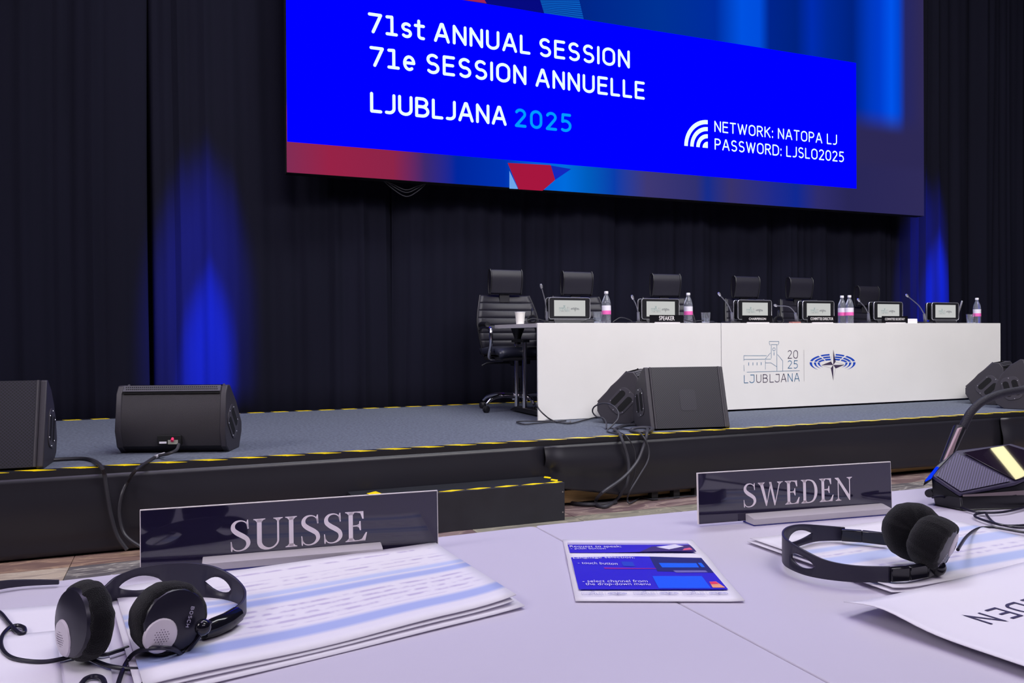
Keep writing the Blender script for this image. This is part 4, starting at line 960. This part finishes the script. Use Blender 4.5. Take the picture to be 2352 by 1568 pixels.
for i, (du, dv, l) in enumerate(((.004, -.010, 'lowest printed document under the SUISSE papers, its edge showing nearest the camera'), (-.004, -.004, 'second printed document beneath the top SUISSE papers'), (0, 0, 'top printed agenda with blue bands in front of the SUISSE plate'))):
    cc = [(x+du, y+dv) for x, y in c1]
    sheet('printed_document', cc, T+.0014+.0022*i, l, m_doc1 if i == 2 else m_pap, (lambda u, v, k=i: cur1(u, v)*(.5+.5*k)), group='documents by the SUISSE plate')
# loose sheets under the left headphones
sheet('paper_sheet', [pz(-160, 1416), pz(237, 1383), pz(262, 1600), pz(-260, 1640)], T+.0012, 'plain sheet under the left ear cup of the near-left headphones', m_pap)
sheet('paper_sheet', [pz(-200, 1490), pz(128, 1455), pz(150, 1620), pz(-300, 1660)], T+.0024, 'plain sheet at the bottom left corner of the left table', m_pap)
# SWEDEN documents
m_doc2 = print_mat('agenda_print_right', [(.62, .68, BL2), (.40, .52, BL2), (.10, .20, (176, 190, 228))], 5, lines=17, regions=((.54, .60), (.25, .36), (.74, .80)), dark=(182, 174, 208))
c2 = [pz(1722, 1246), pz(2152, 1186), pz(2560, 1280), pz(2052, 1366)]
c2[1] = tuple(V(c2[0])+ (V(c2[1])-V(c2[0])).normalized()*.297); c2[2] = tuple(V(c2[1])+(V(c2[3])-V(c2[0])))
cur2 = lambda u, v: .003*max(0, 1-u/.12)**2*(1-.5*v)
for i, (du, dv, l) in enumerate(((-.006, .003, 'lower printed document under the right headphones'), (0, 0, 'upper printed document with pale blue bands under the right headphones'))):
    sheet('printed_document', [(x+du, y-dv) for x, y in c2], T+.0014+.0024*i, l, m_doc2 if i else m_pap, cur2, group='documents by the SWEDEN plate')
# big sheet lettered SWEDEN, upside down to us
a0 = V((*pz(1938, 1397, T+.006), 0)); ang = math.atan2(*(reversed((V(pz(2352, 1290))-V(pz(1935, 1397)))[:])))
ex = V((math.cos(ang), math.sin(ang), 0)); ey = V((math.sin(ang), -math.cos(ang), 0))
def lift3(u, v):      # v = 1 far
    k = 1-v; return .0075*math.exp(-((k-.16)/.16)**2)*max(0, 1-u/.35)**2+.002*max(0, 1-u/.08)+.0012*math.sin(3*u+2)*.5+.0006
sw, pos3 = sheet('paper_sheet', [a0, a0+ex*.297, a0+ex*.297+ey*.21, a0+ey*.21], T+.0058, 'large white sheet lettered SWEDEN upside down, bottom right corner', m_pap, lift3, 30, 22)
def onsheet(p):
    d = V((p.x, p.y, 0))-a0; u = d.dot(ex)/.297; v = 1-d.dot(ey)/.21; return T+.0058+lift3(u, v)+.0008
B0 = P(2213, 1413, z=T+.008); hh3 = (P(2268, 1437, z=T+.008)-B0).dot(ey)
mb = MB(); text(mb, 'SWEDEN', B0+ex*.162, -ex, ey, hh3, .162, .12, .22, rnd=False)
for p in mb.v: p.z = onsheet(p)
mb.build('lettering', mat('ink_navy', (48, 40, 84), .6), sw, merge=False, smooth=False)

# ---------------- instruction card
cc = [pz(1293, 1242), pz(1590, 1243), pz(1711, 1385), pz(1322, 1384)]
lift4 = lambda u, v: .0012+.0016*math.exp(-((v-.63)/.10)**2)+.0018*max(0, u-.93)*10*(1-v)*.5
card, posc = sheet('instruction_card', cc, T+.0004, 'blue printed instruction card about speaking and languages, between both name plates', m_pap, lift4, 12, 20, cat='card')
def cdz(p, k=0):
    fl, fr, nr, nl = [V(c) for c in cc]; vv = max(0, min(1, (p.y-(nl.y+nr.y)/2)/((fl.y+fr.y)/2-(nl.y+nr.y)/2))); wx = fr.x-nl.x
    return T+.0004+.0012+.0016*math.exp(-((vv-.63)/.10)**2)+.0016+k*.00015
def cdp(u, v, k=0):      # crop pixel -> point just above the card
    x, y = 1240+u/4.704, 1200+v/4.704; p = P(x, y, z=T+.0030); p.z = cdz(p, k); return p
def cpoly(pts, col, k=0, nm='printed_panel'):
    b = MB(); b.grid(lambda u, v: cdp(*(V(pts[3]).lerp(V(pts[2]), u).lerp(V(pts[0]).lerp(V(pts[1]), u), v)), k), 10, 16) if len(pts) == 4 else b.poly([cdp(*p, k) for p in pts])
    return b.build(nm, mat('card_%d_%d_%d' % col, col, .45), card, merge=False, smooth=False)
cpoly([(297, 216), (1600, 222), (1612, 242), (302, 240)], (178, 168, 200))
cpoly([(302, 240), (1612, 242), (1692, 330), (325, 328)], (44, 18, 190), 1)
cpoly([(1210, 262), (1622, 252), (1692, 330), (1080, 328)], (58, 36, 96), 2)
cpoly([(1258, 270), (1460, 243), (1558, 270), (1395, 307)], (226, 222, 236), 3)
cpoly([(1560, 300), (1620, 290), (1650, 312), (1540, 320)], (224, 96, 120), 3)
cpoly([(335, 380), (1745, 385), (2036, 725), (420, 725)], (38, 14, 196), 1)
cpoly([(1185, 384), (1745, 386), (1880, 545), (1270, 530)], (22, 22, 96), 2)
cpoly([(1285, 443), (1690, 443), (1720, 490), (1322, 490)], (0, 96, 236), 3)
cpoly([(1705, 440), (1745, 440), (1785, 487), (1747, 487)], (0, 100, 236), 3)
cpoly([(1440, 522), (1790, 522), (1815, 542), (1470, 545)], (110, 104, 170), 3)
cpoly([(875, 438), (1003, 438), (1030, 480), (905, 480)], (26, 60, 190), 3)
cpoly([(690, 495), (1255, 497), (1258, 504), (700, 508)], (150, 20, 150), 3)
cpoly([(1215, 583), (1750, 583), (1850, 715), (1285, 715)], (0, 86, 240), 3)
cpoly([(1830, 645), (1900, 640), (2005, 708), (1868, 708)], (236, 160, 110), 3)
cpoly([(1832, 648), (1895, 642), (1935, 668), (1850, 672)], (230, 50, 80), 4)
m_ct = mat('card_text_white', (232, 226, 240), .5)
for s_, a, b, tp in (('Request to speak:', (325, 276), (880, 276), (322, 253)), ('- push button', (335, 296), (712, 296), (334, 278)), ('Language selection:', (362, 408), (1025, 410), (358, 384)),
                     ('- touch button', (412, 472), (842, 472), (408, 448)), ('- select channel from', (465, 655), (1168, 655), (460, 626)), ('the drop-down menu', (495, 686), (1198, 686), (492, 657))):
    p0, p1 = cdp(*a, 5), cdp(*b, 5); ux = (p1-p0).normalized(); uy = V((-ux.y, ux.x, 0))
    h = (cdp(*tp, 5)-p0).dot(uy); o = face_text('lettering', s_, p0, ux, uy, h, (p1-p0).length, m_ct, card, bold=-.004)
    for v in o.data.vertices: q = v.co+OFF[card.name]; v.co.z += cdz(q, 6)-q.z
Wl = lxy(2163, 478)[0]
for a, b in (((455, 788), (950, 788)), ((1020, 785), (1510, 785)), ((1555, 785), (2050, 785))):
    p0, p1 = cdp(*a, 2), cdp(*b, 2); ux = (p1-p0).normalized()
    logo(p0, (p1-p0).length/Wl, ux, V((-ux.y, ux.x, 0)), (mat('card_ink', (120, 118, 180), .5), mat('card_ink2', (110, 104, 160), .5), mat('card_ink3', (96, 96, 176), .5)), card, sw=.008, names='printed_logo')

# ================================================================== HEADPHONES
m_foam = mat('black_knit_foam', (15, 14, 18), .95, bump=.7, bscale=1400, noise=.3, nscale=700, spec=.12, sheen=.15)
m_band = mat('headband_plastic', (42, 39, 56), .42, spec=.5)
m_shell = mat('ear_shell', (30, 28, 42), .32)
m_gloss = mat('gloss_black', (20, 20, 28), .12)
m_disc = mat('silver_disc', (212, 203, 212), .35, 0)
def band(t, pts, slots=(), th=.0024, name='headband', z=T+.004, tilt=0):
    """pts: (px, py of the lower edge, height m); one strip following the table, with lens-shaped slots"""
    path = [P(x, y, z=z) for x, y, h in pts]; hs = [h for _, _, h in pts]
    sp3 = smooth_path([V((p.x, p.y, 0)) for p in path], 6); hh = smooth_path([V((h, 0, 0)) for h in hs], 6); n = len(sp3)
    mb = MB(); rows = []
    for i in range(n):
        f = i/(n-1)*(len(pts)-1); h = hh[i].x; a = b = .5; cut = False
        for s0, s1 in slots:
            if s0 <= f <= s1:
                k = math.sin(PI*(f-s0)/(s1-s0))**.6; a, b = .5-.24*k, .5+.24*k
        q = sp3[i]; up = V((0, 0, 1))
        rows.append([q+up*(z+h*t_) for t_ in (0, .02, a, b, .98, 1)])
    b0 = len(mb.v)
    for r in rows: mb.v += r
    for i in range(n-1):
        f = (i+.5)/(n-1)*(len(pts)-1); ins = any(s0 <= f <= s1 for s0, s1 in slots)
        for k in range(5):
            if k == 2 and (ins or (rows[i][3]-rows[i][2]).length+(rows[i+1][3]-rows[i+1][2]).length < 1e-7): continue
            mb.f.append((b0+i*6+k, b0+(i+1)*6+k, b0+(i+1)*6+k+1, b0+i*6+k+1))
    return mb.build(name, m_band, t, solid=th, bevel=0, merge=True)
def cup(t, c, n, up, s_=.8, disc=(.0, -.010), txt=None, deep=1., hs=.75):
    c, n = V(c), V(n).normalized(); up = (V(up)-n*V(up).dot(n)).normalized(); rt_ = up.cross(n); R_ = .034*s_
    f = MB(); prof = [(.020, .010), (.026, .0115), (.031, .009), (.0335, .003), (.034, -.004), (.0325, -.012*deep), (.028, -.018*deep), (.020, -.022*deep), (.010, -.0235*deep), (0, -.024*deep)]
    prof = [(r*s_, h*s_) for r, h in prof]
    f.lathe(prof, c, n, 40, u=up); rn = random.Random(3)
    for p in f.v:     # gathers in the knitted cover
        d = p-c; a = math.atan2(d.dot(up), d.dot(rt_)); k = min(1, (d-n*d.dot(n)).length/R_)
        p += n*(.0006*math.sin(a*13)+.0004*math.sin(a*29+1))*k+(d.normalized()*(.0006*math.sin(a*17+2)+.0004*math.sin(a*7)))*k
    f.build('foam_cushion', m_foam, t, sub=1)
    s = MB().lathe([(r*s_, h*s_*hs) for r, h in ((.0275, .009), (.0290, .0125), (.0275, .0165), (.020, .0195), (.010, .0212), (0, .0215))], c, n, 32, u=up).build('ear_shell', m_shell, t)
    n_full = n; kk = s_
    dn = (n+rt_*disc[0]*12+up*disc[1]*12).normalized(); dc = c+(rt_*disc[0]+up*disc[1])+n*(.0215*s_*hs-.0045)
    q = s_/.8
    g = MB().lathe([(.0132*q, -.002), (.0130*q, .0022), (.0118*q, .0040), (.0078*q, .0052), (0, .0057)], dc, dn, 28, u=up, xr=.92).build('silver_disc', m_disc, s)
    h = MB(); u2 = (up-dn*up.dot(dn)).normalized(); r2 = u2.cross(dn)
    for i in range(-5, 6):
        for j in range(-5, 6):
            x = (i+.5*(j % 2))*.0019; y = j*.0017; r = math.hypot(x, y)
            if r < .0084*q: h.lathe([(.00040, 0), (.00040, .0002)], dc+r2*x+u2*y+dn*(.0057-.0018*(r/(.0092*q))**2.2), dn, 6)
    o = h.build('disc_holes', mat('hole_dark', (96, 84, 104), .8), g, merge=False); o['kind'] = 'stuff'
    if txt:
        ax, ay, lx, dirx, diry, hh = txt
        dx_ = (rt_*dirx+up*diry).normalized(); dy_ = n.cross(dx_); O = c+rt_*ax+up*ay
        mb = MB(); text(mb, 'BOSCH', O, dx_, dy_, hh, lx, .2, .14, rnd=False)
        for p in mb.v:
            d = p-c; r = (d-n*d.dot(n)).length/s_; hgt_ = .0215-.0050*(r/.0275)**2.4; p += n*(hgt_*s_*hs+.0004-d.dot(n))
        mb.build('lettering', mat('print_silver', (176, 170, 190), .5), s, merge=False, smooth=False)
    return s
def wire(pts, r, label, m=None, z=T+.004, parent=None, name='headphone_cable', grp='headphone cables on the near tables'):
    q = []
    for p in pts: q.append(P(p[0], p[1], z=(z if len(p) < 3 else T+p[2])))
    o = MB().tube(q, r, 8, sm=7).build(name, m or mat('cable_black', (30, 28, 44), .35), parent, origin=None if parent else q[0])
    if not parent: tag(o, label, 'cable', grp)
    return o
# left pair
c0 = P(395, 1440, z=T+.02)
hp = thing('headphones', 'black headphones with silver discs, lying left in front of the SUISSE plate', 'headphones', (c0.x, c0.y, T))
band(hp, [(225, 1392, .014), (243, 1386, .016), (268, 1377, .021), (312, 1374, .027), (365, 1374, .031), (430, 1374, .0325), (488, 1376, .030), (528, 1382, .025), (553, 1392, .020), (563, 1405, .017), (556, 1422, .0150), (533, 1439, .0140), (500, 1456, .0135), (470, 1468, .013)], ((2.15, 4.15), (5.75, 7.15)), z=T+.0045)
MB().tube([P(x, y, z=T+.014) for x, y in ((543, 1412), (520, 1428), (492, 1440), (466, 1450))], [.0068, .0074, .0074, .006], 10).build('slider_arm', m_gloss, hp)
MB().ball(P(466, 1440, z=T+.026), .006).build('hinge', m_gloss, hp)
zc1 = T+.034*.86+.004; zc2 = T+.034*.80+.004
cup(hp, P(196, 1424, z=zc1), (-.84, -.52, .10), (.12, .1, 1), .86, (-.005, -.011), deep=.62, hs=.75)
cup(hp, P(392, 1420, z=zc2), (.38, -.90, .06), (.16, 0, 1), .80, (-.010, -.009), (.0095, .010, .0150, -.22, -1, .0030), deep=1.5, hs=.7)
wire([(175, 1462, .020), (190, 1478, .012), (207, 1497, .006)], .0042, None, mat('strain_relief', (50, 76, 96), .4), parent=hp, name='strain_relief')
wire([(203, 1494), (222, 1502), (245, 1502), (268, 1495), (295, 1486)], .0016, 'cable from the left ear cup passing behind the right ear cup')
wire([(-20, 1395), (2, 1408), (22, 1432), (42, 1452), (56, 1452), (55, 1441), (40, 1436), (20, 1442), (5, 1460), (2, 1478), (10, 1497), (30, 1511), (65, 1518), (105, 1519), (145, 1512), (172, 1505), (198, 1508), (225, 1520), (255, 1530), (300, 1536), (340, 1534), (369, 1523), (350, 1545), (325, 1575)], .0016, 'long looping headphone cable at the bottom left of the table')
wire([(268, 1585), (276, 1555), (290, 1522), (308, 1500, .010), (335, 1490, .016), (370, 1487, .018), (400, 1491, .014), (420, 1502, .006), (440, 1483, .010), (462, 1455, .018), (484, 1427, .026)], .0017, 'headphone cable arching before the near-left right ear cup')
wire([(180, 1580), (198, 1558), (222, 1553), (238, 1562), (244, 1590)], .0018, 'short loop of cable cut by the bottom edge of the picture')
# arc of a further headset at the left edge
o = thing('headset_band', 'dark headset band cut by the left edge, far side of the left table', 'headphones', P(40, 1350, z=T)[:])
band(o, [(-120, 1400, .009), (-60, 1370, .009), (0, 1353, .008), (60, 1345, .006), (135, 1341, .004)], z=T+.003, name='headband')
# right pair
c0 = P(2000, 1300, z=T)
hq = thing('headphones', 'black headphones with foam covers on the papers near the SWEDEN plate', 'headphones', (c0.x, c0.y, T))
band(hq, [(1940, 1241, .0150), (1880, 1242, .018), (1842, 1251, .023), (1815, 1264, .0265), (1801, 1278, .028), (1800, 1292, .028), (1814, 1305, .027), (1850, 1320, .0235), (1900, 1330, .018), (1965, 1336, .0155), (2045, 1336, .0145)], ((1.4, 3.3), (6.1, 7.5)), z=T+.0065)
far = [P(x, y, z=T+.0145) for x, y in ((1932, 1228), (1980, 1231), (2040, 1238))]
near = [P(x, y, z=T+.0135) for x, y in ((2043, 1319), (2085, 1316), (2125, 1309), (2140, 1304))]
for q in (far, near):
    mb = MB(); hgt = .0065
    for i in range(len(q)-1):
        d = (q[i+1]-q[i]).normalized(); nn = V((-d.y, d.x, 0))*.0035
        mb.prism([q[i]-nn-V((0, 0, hgt)), q[i]+nn-V((0, 0, hgt)), q[i]+nn+V((0, 0, hgt)), q[i]-nn+V((0, 0, hgt))], q[i+1]-q[i])
    mb.build('slider_arm', m_gloss, hq, bevel=.001)
MB().ball(P(2152, 1302, z=T+.014), .0085).build('hinge', m_gloss, hq)
zc3 = T+.034*.86+.007
cup(hq, P(2096, 1220, z=zc3+.002), (.52, .82, -.12), (0, 0, 1), .88, (0, -.008), deep=1.1)
cup(hq, P(2156, 1252, z=zc3-.001), (.34, -.86, -.32), (0, .2, 1), .80, (.010, .004), (-.009, -.017, .0150, .45, 1, .0030), deep=1.35, hs=.6)
wire([(2200, 1262, .03), (2207, 1250, .026), (2222, 1230, .014), (2245, 1214), (2275, 1210), (2310, 1215), (2352, 1222), (2420, 1230)], .0016, 'cable leading right from the foam-covered headphones')
wire([(2142, 1142, .018), (2165, 1140, .016), (2185, 1153, .006), (2215, 1168), (2250, 1176), (2300, 1176), (2352, 1165), (2400, 1150)], .0016, 'cable plugged into the left side of the delegate unit')
wire([(2262, 1177), (2243, 1180), (2240, 1186), (2262, 1195), (2300, 1205), (2340, 1211), (2420, 1211)], .0016, 'looped cable on the table before the delegate unit')
wire([(2264, 1177), (2272, 1190), (2290, 1203), (2330, 1207), (2420, 1200)], .0016, 'second cable crossing the loop before the delegate unit')
# small headsets on the stage desk
def mini(loc, rz, label):
    t = thing('headphones', label, 'headphones', (0, 0, 0))
    MB().tube([(.075*math.cos(R(a)), 0, .03+.085*math.sin(R(a))) for a in range(0, 181, 15)], .005, 8).build('headband', m_blk, t)
    for s in (-1, 1):
        MB().lathe([(.0, -.018), (.024, -.016), (.033, -.006), (.034, .004), (.028, .010), (0, .012)], (s*.072, 0, .034), (s, 0, 0), 18).build('foam_cushion', m_foam, t)
        MB().lathe([(.024, .010), (.022, .018), (0, .021)], (s*.072, 0, .034), (s, 0, 0), 16).build('ear_shell', m_gloss, t)
    t.location = loc; t.rotation_euler = (R(62), 0, rz); return t
mini((P(1222, 738, Y=5.5).x, 5.50, DT+.0), R(70), 'small dark headset lying beside the paper cup on the stage desk').rotation_euler = (0, R(0), R(70))
mini((P(1788, 735, Y=5.5).x, 5.50, DT), R(60), 'dark headset on the desk right of the CHAIRPERSON display').rotation_euler = (0, 0, R(55))

# ================================================================== DELEGATE UNIT
al, be = R(30), R(60)
e2 = V((math.cos(be), math.sin(be), 0)); nU = (-e2*math.sin(al)+V((0, 0, 1))*math.cos(al)).normalized(); G3 = P(2207, 1133, z=T+.024)
def onU(x, y, off=0):
    d = ray(x, y); o = G3+nU*off; return CAM+d*((o-CAM).dot(nU)/d.dot(nU))
du = thing('delegate_unit', 'black conference delegate unit with slanted grille and touch screen, right edge of the near table', 'conference unit', P(2240, 1160, z=T)[:])
ptl = [(2207, 1134), (2141, 1091), (2196, 1034), (2322, 1018), (2470, 1062), (2352, 1100), (2334, 1108)]
topP = [onU(*p, -.001) for p in ptl]
m_du = mat('unit_plastic', (34, 32, 42), .4); m_du2 = mat('unit_side', (22, 22, 28), .35); m_rim = mat('unit_rim', (56, 50, 76), .35)
MB().prism(topP, -nU*.006).build('top_shell', m_rim, du, bevel=.0015)
def drop(p, z, ins=0):
    c = sum((q for q in topP), V((0, 0, 0)))/len(topP); d = V((p.x-c.x, p.y-c.y, 0)); return V((c.x+d.x*(1-ins), c.y+d.y*(1-ins), z))
n = len(topP); b = MB(); up_ = [p-nU*.006 for p in topP]; mid = [V((p.x, p.y, max(T+.018, p.z-.045 if p.z > T+.05 else T+.018)))+V((0, 0, 0)) for p in topP]; lo = [drop(p, T+.001, .04) for p in topP]
b.add(up_+mid+lo, [(i, (i+1) % n, n+(i+1) % n, n+i) for i in range(n)]+[(n+i, n+(i+1) % n, 2*n+(i+1) % n, 2*n+i) for i in range(n)]+[tuple(range(3*n-1, 2*n-1, -1))])
b.build('body', m_du2, du, bevel=.0015)
m_ug = perf('unit_grille', (92, 82, 122), (30, 26, 44), 330, .4, 'UV', .34)
gq = [onU(2207, 1128, .0006), onU(2150, 1091, .0006), onU(2198, 1040, .0006), onU(2323, 1104, .0006)]
bx_ = (gq[3]-gq[0]).normalized(); by_ = nU.cross(bx_)
MB().poly(gq).build('speaker_grille', m_ug, du, uv=lambda c: ((c-gq[0]).dot(bx_), (c-gq[0]).dot(by_)), smooth=False)
MB().prism([onU(2212, 1040, .0004), onU(2316, 1023, .0004), onU(2455, 1066, .0004), onU(2352, 1097, .0004), onU(2332, 1103, .0004)], nU*.0012).build('touch_screen', mat('screen_glass_dark', (30, 22, 36), .015, coat=.3, spec=1.0), du, bevel=.0003)
MB().prism([onU(2126, 1101, .0), onU(2150, 1071, .0), onU(2157, 1072, .0), onU(2140, 1094, .0)], nU*-.004).build('blue_light', emis('indicator_blue', (10, 50, 226), 1.2), du)
MB().prism([onU(2123, 1104, -.002), onU(2152, 1068, -.002), onU(2196, 1034, -.001), onU(2141, 1092, -.001)], -nU*.010).build('left_cheek', m_du, du, bevel=.001)
# socket and side trim
q = P(2133, 1133, z=T+.016); MB().lathe([(.0055, 0), (.006, .004), (.0045, .03)], q, (.8, .3, 0), 12).build('jack_plug', m_blk, du)
s0, s1 = up_[0], up_[5]
fa_ = mid[0]; fb_ = mid[5]; out_ = V((-e2.x, -e2.y, 0))*.0022
MB().poly([fa_.lerp(fb_, .02)+out_+V((0, 0, .0045)), fa_.lerp(fb_, .02)+out_+V((0, 0, .0020)), fb_+out_+V((0, 0, .0005)), fb_+out_+V((0, 0, .007))]).build('side_strip', mat('strip_taupe', (120, 106, 110), .4), du)
# gooseneck coming back over the unit, microphone head hanging at its end
YG = P(2197, 1037, z=T+.07).y+.03
gn_ = [P(x, y, Y=YG+o) for x, y, o in ((2560, 1090, -.06), (2540, 960, -.05), (2470, 880, -.03), (2400, 880, -.01), (2352, 894, 0), (2300, 904, 0), (2258, 921, 0), (2231, 945, 0), (2216, 972, 0), (2211, 984, 0))]
MB().tube(gn_, .0060, 12, sm=6).build('gooseneck', mat('gooseneck_black', (30, 28, 40), .6, bump=.5, bscale=700), du)
a, b_ = P(2199, 984, Y=YG), P(2165, 1062, Y=YG-.01); d = b_-a; ax = V((1, .2, 0)).normalized(); fx = V((0, -1, 0))
MB().tube([a+ax*.006+d*.0-V((0, .0, 0)), a+ax*.0065+d*.5, b_+ax*.006+d*.05], [.0088, .0080, .0065], 12).build('microphone_head', m_blk, du)
hw_ = ax*.0070; pr3 = [a-hw_-d*.02+fx*.007, a+d*-.06+fx*.007, a+hw_+d*.02+fx*.007, b_+hw_-d*.04+fx*.007, b_+d*.04+fx*.007, b_-hw_+fx*.007]
MB().prism(pr3, -fx*.004).build('pink_grey_face', mat('mic_face', (176, 148, 156), .5), du, bevel=.0008)

# ---------------- ceiling light strips (one is mirrored in the touch screen)
def mirror_hit(x, y, zc=8.85):
    p = onU(x, y, .0016); d = ray(x, y).normalized(); q = d-nU*2*d.dot(nU); return p+q*((zc-p.z)/q.z)
h0, h1 = mirror_hit(2287, 1024), mirror_hit(2346, 1096)
def ceiling_lamp(a, b, label):
    c = (a+b)/2; d = (b-a).normalized(); sd = V((-d.y, d.x, 0))
    t = thing('ceiling_light', label, 'lamp', c[:], 'ceiling light strips')
    MB().prism([a+sd*.10, a-sd*.10, b-sd*.10, b+sd*.10], (0, 0, .15)).build('housing', mat('lamp_housing', (200, 200, 200), .5), t)
    MB().prism([a+sd*.07-V((0, 0, .006)), a-sd*.07-V((0, 0, .006)), b-sd*.07-V((0, 0, .006)), b+sd*.07-V((0, 0, .006))], (0, 0, .005)).build('diffuser', emis('lamp_warm', (255, 246, 190), 9.0), t)
print('LAMP', h0, h1)
ceiling_lamp(h0, h1, 'long warm light strip on the hall ceiling, out of view')
